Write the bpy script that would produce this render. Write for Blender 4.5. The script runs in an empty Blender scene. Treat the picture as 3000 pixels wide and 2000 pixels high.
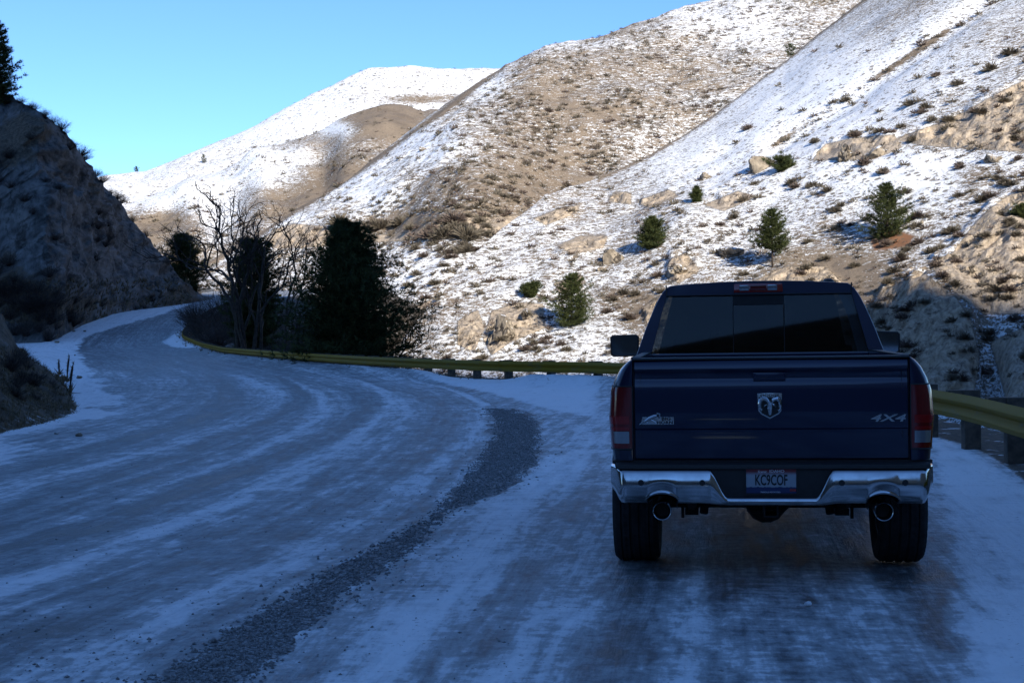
import bpy, bmesh, math, random
import numpy as np
from mathutils import Vector, Matrix, kdtree

# ------------------------------------------------------------------ camera, world, sun, exposure
sc = bpy.context.scene
COL = sc.collection
FPX = 4311.0                       # focal length in pixels of the 3000 px wide photograph
EYE = np.array([0.0, 0.0, 1.6])
PITCH = math.atan(40 / FPX)
ROLL = math.radians(-0.8)
cam_d = bpy.data.cameras.new('camera')
cam_d.sensor_width = 36.0
cam_d.lens = FPX / 3000 * 36
cam_d.clip_start = 0.05
cam_d.clip_end = 20000
cam = bpy.data.objects.new('camera', cam_d)
COL.objects.link(cam)
CAMM = Matrix.Translation(Vector(EYE)) @ Matrix.Rotation(math.pi / 2 - PITCH, 4, 'X') @ Matrix.Rotation(ROLL, 4, 'Z')
cam.matrix_world = CAMM
sc.camera = cam

SUN_EL = math.radians(24.0)
TOSUN = np.array([0.40, -0.9165])             # plan direction towards the sun: behind the camera, to its right
LDIR = -TOSUN
PAX = np.array([0.9165, 0.40])                # plan axis across the light
world = bpy.data.worlds.new('World')
sc.world = world
world.use_nodes = True
wn = world.node_tree
bg = wn.nodes['Background']
sky = wn.nodes.new('ShaderNodeTexSky')
sky.sky_type = 'NISHITA'
sky.sun_disc = False
sky.sun_elevation = SUN_EL
sky.sun_rotation = math.atan2(TOSUN[0], TOSUN[1])
sky.altitude = 1000
sky.air_density = 0.75
sky.dust_density = 0.0
sky.ozone_density = 5.0
wn.links.new(sky.outputs[0], bg.inputs[0])
bg.inputs[1].default_value = 0.128
sun_d = bpy.data.lights.new('sun', 'SUN')
sun_d.energy = 5.0
sun_d.angle = math.radians(0.55)
sun_d.color = (1.0, 0.87, 0.69)
sun = bpy.data.objects.new('sun', sun_d)
COL.objects.link(sun)
sdir = Vector((TOSUN[0] * math.cos(SUN_EL), TOSUN[1] * math.cos(SUN_EL), math.sin(SUN_EL)))
sun.rotation_euler = sdir.to_track_quat('Z', 'Y').to_euler()
sun.location = (60, -140, 90)
sc.view_settings.view_transform = 'Standard'
sc.view_settings.look = 'None'
sc.view_settings.exposure = 0.66
sc.view_settings.gamma = 1.0
sc.view_settings.use_curve_mapping = False
sc.view_settings.use_white_balance = True
sc.view_settings.white_balance_temperature = 5850
sc.view_settings.white_balance_tint = 9

# ------------------------------------------------------------------ helpers
RNG = np.random.default_rng(7)
random.seed(7)
RC = np.array(CAMM.to_3x3())

def ray(px, py):
    px = np.asarray(px, float); py = np.asarray(py, float)
    d = np.stack([(px - 1500) / FPX, -(py - 1000) / FPX, -np.ones_like(px)], -1)
    return d @ RC.T

def at(px, py, Y):
    d = ray(px, py)
    return EYE + d * (np.asarray(Y, float) / d[..., 1])[..., None]

def project(P):
    q = (np.asarray(P) - EYE) @ RC
    z = np.where(-q[..., 2] < 0.01, 0.01, -q[..., 2])
    return 1500 + q[..., 0] / z * FPX, 1000 - q[..., 1] / z * FPX

def _hash(ix, iy, iz, seed):
    h = (ix.astype(np.int64) * 374761393 + iy.astype(np.int64) * 668265263 + iz.astype(np.int64) * 2147483647 + seed * 1274126177) & 0xFFFFFFFF
    h = ((h ^ (h >> 13)) * 1274126177) & 0xFFFFFFFF
    h = ((h ^ (h >> 16)) * 2246822519) & 0xFFFFFFFF
    return ((h ^ (h >> 15)) & 0xFFFFFF) / float(0xFFFFFF)

def vnoise(P, seed=0):
    f = np.floor(P); t = P - f; t = t * t * (3 - 2 * t)
    ix, iy, iz = f[..., 0], f[..., 1], f[..., 2]
    r = 0
    for a in (0, 1):
        for b in (0, 1):
            for c in (0, 1):
                w = (t[..., 0] if a else 1 - t[..., 0]) * (t[..., 1] if b else 1 - t[..., 1]) * (t[..., 2] if c else 1 - t[..., 2])
                r = r + w * _hash(ix + a, iy + b, iz + c, seed)
    return r

def fbm(P, octs=4, seed=0, gain=0.5, ridged=False):
    s = 0; a = 1.0; tot = 0; Q = np.asarray(P, float)
    for k in range(octs):
        n = vnoise(Q, seed + k * 17)
        if ridged: n = 1 - np.abs(2 * n - 1)
        s = s + a * n; tot += a; a *= gain; Q = Q * 2.03 + 11.3
    return s / tot

def sstep(a, b, x):
    t = np.clip((x - a) / (b - a), 0, 1)
    return t * t * (3 - 2 * t)

def dist_poly(X, Y, poly, closed=False):
    """distance, signed side (left +), arc length along polyline for many points"""
    poly = np.asarray(poly, float)
    if closed: poly = np.vstack([poly, poly[:1]])
    best = np.full(X.shape, 1e18); side = np.zeros(X.shape); arc = np.zeros(X.shape); acc = 0.0
    for (x0, y0), (x1, y1) in zip(poly[:-1], poly[1:]):
        dx, dy = x1 - x0, y1 - y0; L2 = dx * dx + dy * dy + 1e-12; L = math.sqrt(L2)
        t = np.clip(((X - x0) * dx + (Y - y0) * dy) / L2, 0, 1)
        qx = X - x0 - t * dx; qy = Y - y0 - t * dy
        d = qx * qx + qy * qy
        m = d < best
        best = np.where(m, d, best)
        side = np.where(m, np.sign(dx * (Y - y0) - dy * (X - x0)), side)
        arc = np.where(m, acc + t * L, arc)
        acc += L
    return np.sqrt(best), side, arc

def inside(X, Y, poly):
    r = np.zeros(X.shape, bool); n = len(poly)
    for i in range(n):
        x0, y0 = poly[i]; x1, y1 = poly[(i + 1) % n]
        c = ((y0 > Y) != (y1 > Y))
        r ^= c & (X < (x1 - x0) * (Y - y0) / ((y1 - y0) + 1e-12) + x0)
    return r

def spline(pts, step):
    """Catmull-Rom through plan points, resampled"""
    P = np.asarray(pts, float); out = []
    E = np.vstack([2 * P[0] - P[1], P, 2 * P[-1] - P[-2]])
    for i in range(1, len(E) - 2):
        p0, p1, p2, p3 = E[i - 1], E[i], E[i + 1], E[i + 2]
        n = max(2, int(np.linalg.norm(p2 - p1) / step))
        for k in range(n):
            t = k / n
            out.append(0.5 * (2 * p1 + (p2 - p0) * t + (2 * p0 - 5 * p1 + 4 * p2 - p3) * t * t + (3 * p1 - p0 - 3 * p2 + p3) * t ** 3))
    out.append(P[-1])
    return np.array(out)

def resample(P, step):
    P = np.asarray(P); d = np.r_[0, np.cumsum(np.linalg.norm(np.diff(P, axis=0), axis=1))]
    s = np.arange(0, d[-1], step)
    return np.stack([np.interp(s, d, P[:, k]) for k in range(P.shape[1])], 1)

def mesh_np(name, V, F):
    """V (n,3), F (m,k) int array or list of lists"""
    me = bpy.data.meshes.new(name)
    V = np.asarray(V, np.float32)
    if isinstance(F, np.ndarray):
        k = F.shape[1]; m = len(F)
        me.vertices.add(len(V)); me.vertices.foreach_set('co', V.ravel())
        me.loops.add(m * k); me.loops.foreach_set('vertex_index', F.astype(np.int32).ravel())
        me.polygons.add(m); me.polygons.foreach_set('loop_start', np.arange(0, m * k, k, dtype=np.int32))
        me.update(calc_edges=True)
        me.validate()
    else:
        me.from_pydata([tuple(map(float, v)) for v in V], [], [tuple(f) for f in F]); me.update()
    return me

def link(name, me, mat, parent=None, smooth=True, sharp=None):
    o = bpy.data.objects.new(name, me); COL.objects.link(o)
    if mat and not me.materials: me.materials.append(mat)
    if smooth:
        me.polygons.foreach_set('use_smooth', np.ones(len(me.polygons), bool))
        if sharp: me.set_sharp_from_angle(angle=math.radians(sharp))
    if parent: o.parent = parent
    return o

def tag(o, label=None, cat=None, group=None, kind=None):
    if label: o['label'] = label
    if cat: o['category'] = cat
    if group: o['group'] = group
    if kind: o['kind'] = kind
    return o

def empty(name, loc=(0, 0, 0), rz=0.0):
    o = bpy.data.objects.new(name, None); COL.objects.link(o)
    o.location = loc; o.rotation_euler = (0, 0, rz); o.empty_display_size = 0.3
    return o

def grid_faces(nu, nv, cu=False, cv=False):
    u = np.arange(nu if cu else nu - 1); v = np.arange(nv if cv else nv - 1)
    U, W = np.meshgrid(u, v, indexing='ij'); U2 = (U + 1) % nu; W2 = (W + 1) % nv
    return np.stack([U * nv + W, U2 * nv + W, U2 * nv + W2, U * nv + W2], -1).reshape(-1, 4)

def add_attr(me, name, arr):
    a = me.attributes.new(name, 'FLOAT', 'POINT'); a.data.foreach_set('value', np.asarray(arr, np.float32).ravel())

def add_vec(me, name, arr):
    a = me.attributes.new(name, 'FLOAT_VECTOR', 'POINT'); a.data.foreach_set('vector', np.asarray(arr, np.float32).ravel())

class MB:
    """collects simple solids into one mesh"""
    def __init__(s): s.v = []; s.f = []
    def add(s, V, F):
        b = len(s.v); s.v.extend([tuple(map(float, q)) for q in V]); s.f.extend([tuple(int(i) + b for i in f) for f in F]); return s
    def box(s, x0, x1, y0, y1, z0, z1):
        V = [(x, y, z) for x in (x0, x1) for y in (y0, y1) for z in (z0, z1)]
        return s.add(V, [(0, 1, 3, 2), (4, 6, 7, 5), (0, 4, 5, 1), (2, 3, 7, 6), (0, 2, 6, 4), (1, 5, 7, 3)])
    def tube(s, pts, rad, n=8, caps=True):
        pts = [Vector(p) for p in pts]; rads = rad if hasattr(rad, '__len__') else [rad] * len(pts)
        V = []; up = None
        for i, p in enumerate(pts):
            d = (pts[min(i + 1, len(pts) - 1)] - pts[max(i - 1, 0)]).normalized()
            if up is None: up = Vector((0, 0, 1)) if abs(d.z) < 0.9 else Vector((1, 0, 0))
            a = d.cross(up)
            if a.length < 1e-4: a = d.orthogonal()
            a.normalize(); b = a.cross(d).normalized(); up = b
            for k in range(n):
                t = 2 * math.pi * k / n; V.append(p + (a * math.cos(t) + b * math.sin(t)) * rads[i])
        F = []
        for i in range(len(pts) - 1):
            for k in range(n):
                k2 = (k + 1) % n; F.append((i * n + k, i * n + k2, (i + 1) * n + k2, (i + 1) * n + k))
        if caps:
            F.append(tuple(range(n))[::-1]); F.append(tuple((len(pts) - 1) * n + k for k in range(n)))
        return s.add(V, F)
    def grid(s, P, cu=False, cv=False):
        P = np.asarray(P, float); nu, nv = P.shape[:2]
        return s.add(P.reshape(-1, 3), grid_faces(nu, nv, cu, cv))
    def prism(s, outline, fa, fb):
        """outline list of 2D points, fa/fb map a 2D point to the two 3D ends"""
        n = len(outline); V = [fa(*p) for p in outline] + [fb(*p) for p in outline]
        F = [tuple(range(n))[::-1], tuple(range(n, 2 * n))] + [(i, (i + 1) % n, n + (i + 1) % n, n + i) for i in range(n)]
        return s.add(V, F)
    def build(s, name, mat, parent=None, smooth=True, sharp=35, bevel=0.0):
        me = bpy.data.meshes.new(name); me.from_pydata(s.v, [], s.f); me.update()
        bm = bmesh.new(); bm.from_mesh(me)
        bmesh.ops.recalc_face_normals(bm, faces=bm.faces)
        if bevel:
            es = [e for e in bm.edges if len(e.link_faces) == 2 and e.calc_face_angle(0) > 0.5]
            bmesh.ops.bevel(bm, geom=es, offset=bevel, segments=2, affect='EDGES', profile=0.7, clamp_overlap=True)
        bm.to_mesh(me); bm.free()
        return link(name, me, mat, parent, smooth, sharp)

# ------------------------------------------------------------------ materials
class NT:
    def __init__(s, name):
        s.m = bpy.data.materials.new(name); s.m.use_nodes = True; s.t = s.m.node_tree
        s.b = s.t.nodes['Principled BSDF']
    def n(s, typ, ins=None, **props):
        nd = s.t.nodes.new('ShaderNode' + typ)
        for k, v in props.items(): setattr(nd, k, v)
        for k, v in (ins or {}).items():
            i = nd.inputs[k]
            if isinstance(v, bpy.types.NodeSocket): s.t.links.new(v, i)
            else: i.default_value = v
        return nd
    def math(s, op, a, b=0.0, clamp=False):
        return s.n('Math', {0: a, 1: b}, operation=op, use_clamp=clamp).outputs[0]
    def noise(s, vec, scale, detail=4, rough=0.55, dist=0.0):
        return s.n('TexNoise', {'Vector': vec, 'Scale': scale, 'Detail': detail, 'Roughness': rough, 'Distortion': dist}).outputs['Fac']
    def scaled(s, vec, xyz, rot=(0, 0, 0)):
        return s.n('Mapping', {'Vector': vec, 'Scale': xyz, 'Rotation': rot}).outputs[0]
    def ramp(s, fac, stops, interp='LINEAR'):
        r = s.n('ValToRGB', {'Fac': fac}); cr = r.color_ramp; cr.interpolation = interp
        while len(cr.elements) < len(stops): cr.elements.new(0.5)
        for e, (p, c) in zip(cr.elements, stops):
            e.position = p; e.color = tuple(c) + (1,) if hasattr(c, '__len__') else (c, c, c, 1)
        return r.outputs[0]
    def mix(s, f, a, b):
        nd = s.n('Mix', data_type='RGBA')
        for k, v in ((0, f), (6, a), (7, b)):
            i = nd.inputs[k]
            if isinstance(v, bpy.types.NodeSocket): s.t.links.new(v, i)
            else: i.default_value = v if k == 0 else tuple(v) + (1,)
        return nd.outputs[2]
    def attr(s, name, vec=False):
        a = s.n('Attribute', attribute_name=name)
        return a.outputs['Vector' if vec else 'Fac']
    def smooth(s, x, a, b):
        return s.n('MapRange', {0: x, 1: a, 2: b, 3: 0.0, 4: 1.0}, interpolation_type='SMOOTHSTEP').outputs[0]
    def bump(s, h, strength=0.3, dist=0.05):
        return s.n('Bump', {'Height': h, 'Strength': strength, 'Distance': dist}).outputs[0]
    def set(s, **kw):
        names = dict(color='Base Color', rough='Roughness', metal='Metallic', normal='Normal', spec='Specular IOR Level', coat='Coat Weight', coatr='Coat Roughness', trans='Transmission Weight', alpha='Alpha')
        for k, v in kw.items():
            i = s.b.inputs[names[k]]
            if isinstance(v, bpy.types.NodeSocket): s.t.links.new(v, i)
            elif k == 'color': i.default_value = tuple(v) + (1,)
            else: i.default_value = v
        return s.m
    @property
    def obj(s): return s.n('TexCoord').outputs['Object']
    @property
    def pos(s): return s.n('NewGeometry').outputs['Position']

def plain(name, color, rough=0.6, metal=0.0, var=0.25, scale=8.0, spec=0.5, coat=0.0):
    t = NT(name); n = t.noise(t.obj, scale, 5, 0.6)
    c = t.mix(t.smooth(n, 0.3, 0.7), [q * (1 - var) for q in color], [min(1, q * (1 + var)) for q in color])
    r = t.math('ADD', t.math('MULTIPLY', n, 0.15), rough - 0.07)
    return t.set(color=c, rough=r, metal=metal, spec=spec, coat=coat)

# foliage and bark
def leafmat(name, c0, c1, scale=3.0):
    t = NT(name); n = t.noise(t.pos, scale, 3); c = t.mix(t.smooth(n, 0.35, 0.65), c0, c1)
    return t.set(color=c, rough=0.7, spec=0.2)
M_NEEDLE = leafmat('pine_needles', (0.022, 0.034, 0.010), (0.070, 0.080, 0.024))
M_BARK = leafmat('bark', (0.026, 0.020, 0.016), (0.058, 0.044, 0.034), 6)
M_TWIG = leafmat('bare_twigs', (0.030, 0.024, 0.021), (0.070, 0.056, 0.048), 5)
M_SAGE = leafmat('sagebrush_leaves', (0.115, 0.095, 0.070), (0.185, 0.160, 0.120), 0.6)
M_SAGE2 = leafmat('bitterbrush_twigs', (0.10, 0.075, 0.062), (0.18, 0.14, 0.115), 0.8)
M_GRASS = leafmat('dry_grass', (0.12, 0.095, 0.055), (0.22, 0.17, 0.10), 4)

# ------------------------------------------------------------------ ground: road, turnout, verges
RAIL = spline([(2.6, -60), (3.3, -20), (4.25, 5), (4.8, 11), (5.15, 14.8), (5.47, 19), (5.25, 28), (4.3, 35), (2.4, 40.5), (-0.2, 43.5), (-2.2, 47), (-4.9, 53),
               (-8.8, 63.5), (-15.2, 83), (-22.5, 106), (-27.3, 122), (-29.8, 138), (-31.5, 155), (-31.5, 172), (-28, 188), (-22.5, 200), (-20, 212), (-24, 228), (-50, 246)], 1.0)

def rise(Y):
    return np.interp(Y, [0, 92, 106, 120, 135, 160, 190, 230, 300], [0, 0, 0.25, 0.8, 1.9, 3.9, 6.0, 8.0, 9.0])

def ghit(pts):
    """image points -> plan points on the road surface"""
    out = []
    for px, py in pts:
        d = ray(px, py); ys = np.linspace(2.5, 260, 6000); z = EYE[2] + d[2] / d[1] * ys
        k = np.argmax(z < rise(ys)) if (z < rise(ys)).any() else len(ys) - 1
        out.append((d[0] / d[1] * ys[k], ys[k]))
    return np.array(out)

def gh(X, Y, rail=None):
    if rail is None:
        d, side, _ = dist_poly(X, Y, RAIL[::3]); sd = -d * side
    else: sd = rail
    px, _ = project(np.stack([X, np.maximum(Y, 3.0), np.zeros_like(X)], -1))
    k = 0.16 + 0.84 * sstep(900, 1230, px)
    k = np.where(Y < 30, 1.0, k)
    drop = np.clip(0.60 * (sd - 1.6), 0, 15.0) * k
    drop = np.where(sd > 1.2, drop, 0)
    z = rise(Y) - drop
    z = z + 0.27 * np.exp(-((sd + 0.1) / 0.9) ** 2) * sstep(36, 41, Y) * (1 - 0.85 * np.exp(-((px - 1400) / 130.0) ** 4))
    P = np.stack([X, Y, np.zeros_like(X)], -1)
    z = z + (fbm(P * 0.35, 3, 5) - 0.5) * (0.05 + 1.2 * sstep(1.5, 8, sd)) 
    # ruts and ploughed ripples close to the camera
    z = z + (fbm(P * np.array([2.2, 0.8, 1]), 3, 9) - 0.5) * 0.018 * sstep(60, 10, Y)
    return z

REDGE = spline(ghit([(430, 2010), (700, 1830), (1000, 1660), (1240, 1510), (1390, 1370), (1448, 1280), (1440, 1200), (1350, 1150), (1180, 1110), (1000, 1082), (840, 1062), (700, 1044), (560, 1022), (485, 1008)]).tolist()
               + [(-32, 140), (-34.2, 158), (-34.5, 172), (-31, 192), (-26, 208), (-30, 226)], 1.5)
p0 = REDGE[0]; p1 = REDGE[2]; dr = (p0 - p1) / np.linalg.norm(p0 - p1)
REDGE = np.vstack([p0 + dr * 60, p0 + dr * 20, REDGE])
STRIP = ghit([(380, 2060), (700, 1830), (1000, 1660), (1180, 1560), (1280, 1490), (1360, 1410), (1420, 1330), (1455, 1270), (1450, 1225), (1415, 1195), (1500, 1197),
              (1560, 1225), (1578, 1290), (1562, 1370), (1480, 1430), (1330, 1490), (1255, 1545), (1240, 1580), (1190, 1620), (1000, 1750), (850, 1880), (650, 2060)])
LSNOW = np.vstack([ghit([(-600, 1560), (-200, 1420), (0, 1352), (120, 1310), (240, 1258), (318, 1195), (330, 1150), (290, 1100), (248, 1050), (228, 1012)]), ghit([(262, 985), (330, 960), (450, 930), (560, 893)]),
                   [(-38, 176)], [(-44, 176), (-46, 150), (-44, 120), (-34, 95), (-24, 60), (-16, 35), (-16, 10)]])
RSNOW = ghit([(1780, 1098), (1500, 1093), (1300, 1088), (1100, 1066), (900, 1048), (700, 1032), (600, 1019), (555, 1000), (545, 965), (500, 985), (470, 1003), (500, 1018), (600, 1032), (800, 1058), (1000, 1078), (1250, 1116), (1450, 1160), (1600, 1205), (1780, 1240)])
TSNOW = ghit([(2700, 1270), (2790, 1283), (2900, 1335), (2990, 1395), (3200, 1520), (3400, 2080), (2750, 2080), (2760, 1650), (2720, 1400)])
FSNOW = ghit([(1180, 2060), (1500, 1900), (1700, 1760), (1860, 1700), (1780, 1800), (1640, 1900), (1500, 2060)])
RDIRT = np.vstack([ghit([(2650, 1255), (2790, 1283), (2900, 1335), (2990, 1395), (3300, 1580)]), [(6.0, 8), (7.0, 14), (7.2, 24), (6.2, 26)]])

a_in = np.radians(np.linspace(-24, 24, 720)); a_out = np.radians(np.r_[np.linspace(26, 90, 26), np.linspace(94, 266, 50), np.linspace(270, 334, 26)])
ANG = np.r_[a_in, a_out]
pys = np.arange(2120, 960 + 1.6 * FPX / 62, -3.2)
RAD = np.r_[0.5, 1.2, 2.2, 3.4, 4.6, 5.4, 1.6 * FPX / (pys - 960), np.arange(62.5, 215, 1.0), np.geomspace(217, 300, 16), np.geomspace(320, 3000, 12)]
AA, RR = np.meshgrid(ANG, RAD, indexing='ij')
GX = np.sin(AA) * RR; GY = np.cos(AA) * RR
d, side, _ = dist_poly(GX, GY, RAIL[::2]); RSD = -d * side
far = (np.abs(GY) > 400) | (np.abs(GX) > 300)
GZ = gh(GX, GY, RSD)
GZ = np.where(RR > 330, np.minimum(GZ, -15 - (RR - 330) * 0.01), GZ)
GZ = np.where(GY < -5, np.minimum(GZ, 0.03), GZ)
ud, us, ua = dist_poly(GX, GY, REDGE); U = ud * us
def pm(poly, soft):
    dd, _, _ = dist_poly(GX, GY, poly, True)
    return sstep(-soft, soft, np.where(inside(GX, GY, poly), dd, -dd))
YAW = math.atan(0.136)
HEAD = np.array([math.sin(YAW), math.cos(YAW)])
TRK = np.array([1.576, 9.0])
lat = (GX - TRK[0]) * HEAD[1] - (GY - TRK[1]) * HEAD[0]; lon = GX * HEAD[0] + GY * HEAD[1]
lat = lat - np.where(lat < -1.2, 0.05 * np.clip(12 - GY, 0, 6) * np.clip(-lat - 1.2, 0, 1.5), 0)
onroad = U > -0.13
NB = np.stack([GX, GY, 0 * GX], -1)
dd_, _, _ = dist_poly(GX, GY, STRIP, True); m_strip = sstep(-0.07, 0.07, np.where(inside(GX, GY, STRIP), dd_, -dd_) + (fbm(NB * 2.6, 4, 15, 0.6) - 0.5) * 0.42 * (1 + 2.5 * sstep(20, 27, GY))); dl_, _, _ = dist_poly(GX, GY, LSNOW, True); m_l = sstep(-0.3, 0.3, np.where(inside(GX, GY, LSNOW), dl_, -dl_) + (fbm(NB * np.array([0.9, 0.35, 1]), 4, 19, 0.6) - 0.5) * 2.2 * sstep(70, 30, GY) + (fbm(NB * 0.5, 3, 20) - 0.5) * 1.2); m_r = pm(RSNOW, 0.5); m_t = pm(TSNOW, 0.25); m_f = pm(FSNOW, 0.25); m_d = pm(RDIRT, 0.2)
snow = 0.53 + 0.11 * sstep(-0.2, -1.4, U)
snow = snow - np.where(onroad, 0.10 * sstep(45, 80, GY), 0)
# wheel tracks worn through the packed snow of the road
for c, w, a in ((1.05, 0.25, -0.13), (2.75, 0.3, -0.17), (3.9, 0.28, -0.17), (5.5, 0.45, -0.17), (1.9, 0.20, 0.22), (3.3, 0.17, 0.19), (4.7, 0.28, 0.18), (0.22, 0.16, 0.22), (2.3, 0.12, -0.12), (1.45, 0.10, 0.12), (3.6, 0.08, -0.12)):
    cc = c + 0.25 * np.sin(ua * 0.11 + c * 3)
    snow = snow + np.where(onroad, 0.72 * a * np.exp(-((U - cc) / w) ** 2), 0) * sstep(75, 40, GY)
# tyre ruts of the turnout, heading the way the pickup stands
for c, w, a in ((-0.86, 0.20, -0.22), (0.86, 0.20, -0.24), (0.0, 0.5, -0.16), (-0.45, 0.12, 0.06), (1.25, 0.15, -0.06), (-1.6, 0.16, -0.12), (-2.1, 0.22, 0.14)):
    snow = snow + np.where(~onroad, a * np.exp(-((lat - c) / w) ** 2), 0) * sstep(26, 14, GY)
snow = snow - 0.13 * np.exp(-(lat / 1.0) ** 4) * sstep(8.0, 9.8, GY) * sstep(17, 14.5, GY)  # snow thinned to dark ice under the pickup, deepening its shade by colour
snow = np.maximum(snow, 0.80 * m_l); snow = np.maximum(snow, 0.88 * m_r); snow = np.maximum(snow, 0.82 * m_t); snow = np.maximum(snow, 0.84 * m_f)
snow = np.where(RSD > 0.4, np.maximum(0.30, 0.62 - 0.1 * RSD), snow)
dirt = np.maximum(m_d, sstep(0.0, 0.6, RSD) * 0.75)
tr = np.where(onroad[..., None], np.stack([U, ua, 0 * U], -1), np.stack([lat * 1.0 + 40, lon, 0 * U], -1))
V = np.stack([GX, GY, GZ], -1).reshape(-1, 3); nr = len(RAD); na = len(ANG)
V = np.vstack([V, [[0, 0, 0]]]); ci = len(V) - 1
F = grid_faces(na, nr, cu=True)[:, ::-1]
cap = np.array([[ci, (i + 1) % na * nr, i * nr, i * nr] for i in range(na)])
me = mesh_np('ground', V, F)
def ext(a, k=1): return np.r_[a.reshape(-1), [0.5]]
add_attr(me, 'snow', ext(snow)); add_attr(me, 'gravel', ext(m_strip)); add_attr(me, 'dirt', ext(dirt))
add_vec(me, 'tr', np.vstack([tr.reshape(-1, 3), [[0, 0, 0]]]))

t = NT('icy_road_ground')
trv = t.attr('tr', True); P = t.pos
n1 = t.noise(t.scaled(trv, (1.9, 0.055, 1)), 1.0, 5, 0.62)
n2 = t.noise(t.scaled(trv, (7.0, 0.5, 1)), 1.0, 5, 0.64, 0.3)
n3 = t.noise(P, 9.0, 8, 0.72)
n4 = t.noise(P, 0.45, 3, 0.5)
n6 = t.noise(t.scaled(trv, (3.0, 1.3, 1)), 1.0, 9, 0.68, 0.3)
n5 = t.noise(t.scaled(trv, (1.6, 14.0, 1)), 1.0, 2, 0.5, 0.6)       # tread marks
n7 = t.noise(t.scaled(trv, (11.0, 2.6, 1)), 1.0, 7, 0.70, 0.6)
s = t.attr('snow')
s = t.math('ADD', s, t.math('MULTIPLY', t.math('SUBTRACT', n7, 0.5), 0.40))
s = t.math('ADD', s, t.math('MULTIPLY', t.math('SUBTRACT', n1, 0.5), 0.50))
s = t.math('ADD', s, t.math('MULTIPLY', t.math('SUBTRACT', n2, 0.5), 0.55))
s = t.math('ADD', s, t.math('MULTIPLY', t.math('SUBTRACT', n4, 0.5), 0.22))
s = t.math('ADD', s, t.math('MULTIPLY', t.math('SUBTRACT', n3, 0.5), 0.60))
s = t.math('ADD', s, t.math('MULTIPLY', t.math('SUBTRACT', n6, 0.5), 0.70))
s = t.math('ADD', s, t.math('MULTIPLY', t.math('MULTIPLY', t.math('SUBTRACT', n5, 0.5), t.smooth(n1, 0.48, 0.62)), 0.34), clamp=True)
s = t.math('ADD', t.math('MULTIPLY', t.math('SUBTRACT', s, 0.54), 1.22), 0.56, clamp=True)
col = t.ramp(s, [(0.05, (0.035, 0.037, 0.040)), (0.28, (0.095, 0.097, 0.10)), (0.40, (0.19, 0.20, 0.21)), (0.50, (0.32, 0.335, 0.345)), (0.60, (0.43, 0.445, 0.455)), (0.70, (0.70, 0.715, 0.73)), (0.90, (0.90, 0.91, 0.92))])
spk = t.math('MULTIPLY', t.smooth(t.noise(P, 26.0, 3, 0.6), 0.60, 0.70), t.smooth(t.noise(P, 0.9, 4, 0.6), 0.42, 0.62))
col = t.mix(t.math('MULTIPLY', spk, 0.65), col, (0.06, 0.058, 0.055))
tan = t.noise(P, 1.1, 4, 0.6)
col = t.mix(t.math('MULTIPLY', t.smooth(tan, 0.50, 0.75), 0.14), col, (0.27, 0.23, 0.185))
vor = t.n('TexVoronoi', {'Vector': P, 'Scale': 46.0}); vb = t.n('SeparateColor', {'Color': vor.outputs['Color']}).outputs[0]
grav = t.ramp(vb, [(0.0, (0.095, 0.096, 0.098)), (0.6, (0.23, 0.23, 0.232)), (1.0, (0.40, 0.40, 0.398))])
gm = t.smooth(t.math('ADD', t.attr('gravel'), t.math('ADD', t.math('MULTIPLY', t.math('SUBTRACT', n2, 0.5), 1.0), t.math('MULTIPLY', t.math('SUBTRACT', n3, 0.5), 0.9))), 0.44, 0.62)
col = t.mix(gm, col, grav)
dcol = t.mix(t.smooth(n3, 0.35, 0.65), (0.045, 0.036, 0.026), (0.125, 0.10, 0.072))
dsn = t.smooth(t.math('ADD', t.noise(P, 1.6, 5, 0.65), t.math('MULTIPLY', t.math('SUBTRACT', n3, 0.5), 0.3)), 0.60, 0.67)
dcol = t.mix(dsn, dcol, (0.75, 0.77, 0.79))
dm = t.smooth(t.math('ADD', t.attr('dirt'), t.math('MULTIPLY', t.math('SUBTRACT', n3, 0.5), 0.9)), 0.42, 0.60)
col = t.mix(dm, col, dcol)
rough = t.n('MapRange', {0: s, 1: 0.15, 2: 0.75, 3: 0.40, 4: 0.80}).outputs[0]
rough = t.math('MAXIMUM', rough, t.math('MAXIMUM', t.math('MULTIPLY', gm, 0.8), t.math('MULTIPLY', dm, 0.9)))
hgt = t.math('ADD', t.math('ADD', t.math('MULTIPLY', n3, 0.5), t.math('MULTIPLY', n2, 0.6)), t.math('ADD', t.math('ADD', t.math('MULTIPLY', n7, 0.6), t.math('MULTIPLY', t.math('MULTIPLY', n5, t.smooth(n1, 0.48, 0.62)), 0.5)), t.math('MULTIPLY', t.math('MULTIPLY', vb, gm), 1.2)))
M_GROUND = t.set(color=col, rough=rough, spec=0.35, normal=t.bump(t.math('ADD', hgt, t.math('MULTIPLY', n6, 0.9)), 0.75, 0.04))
ground = tag(link('ground', me, M_GROUND), kind='structure')

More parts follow.
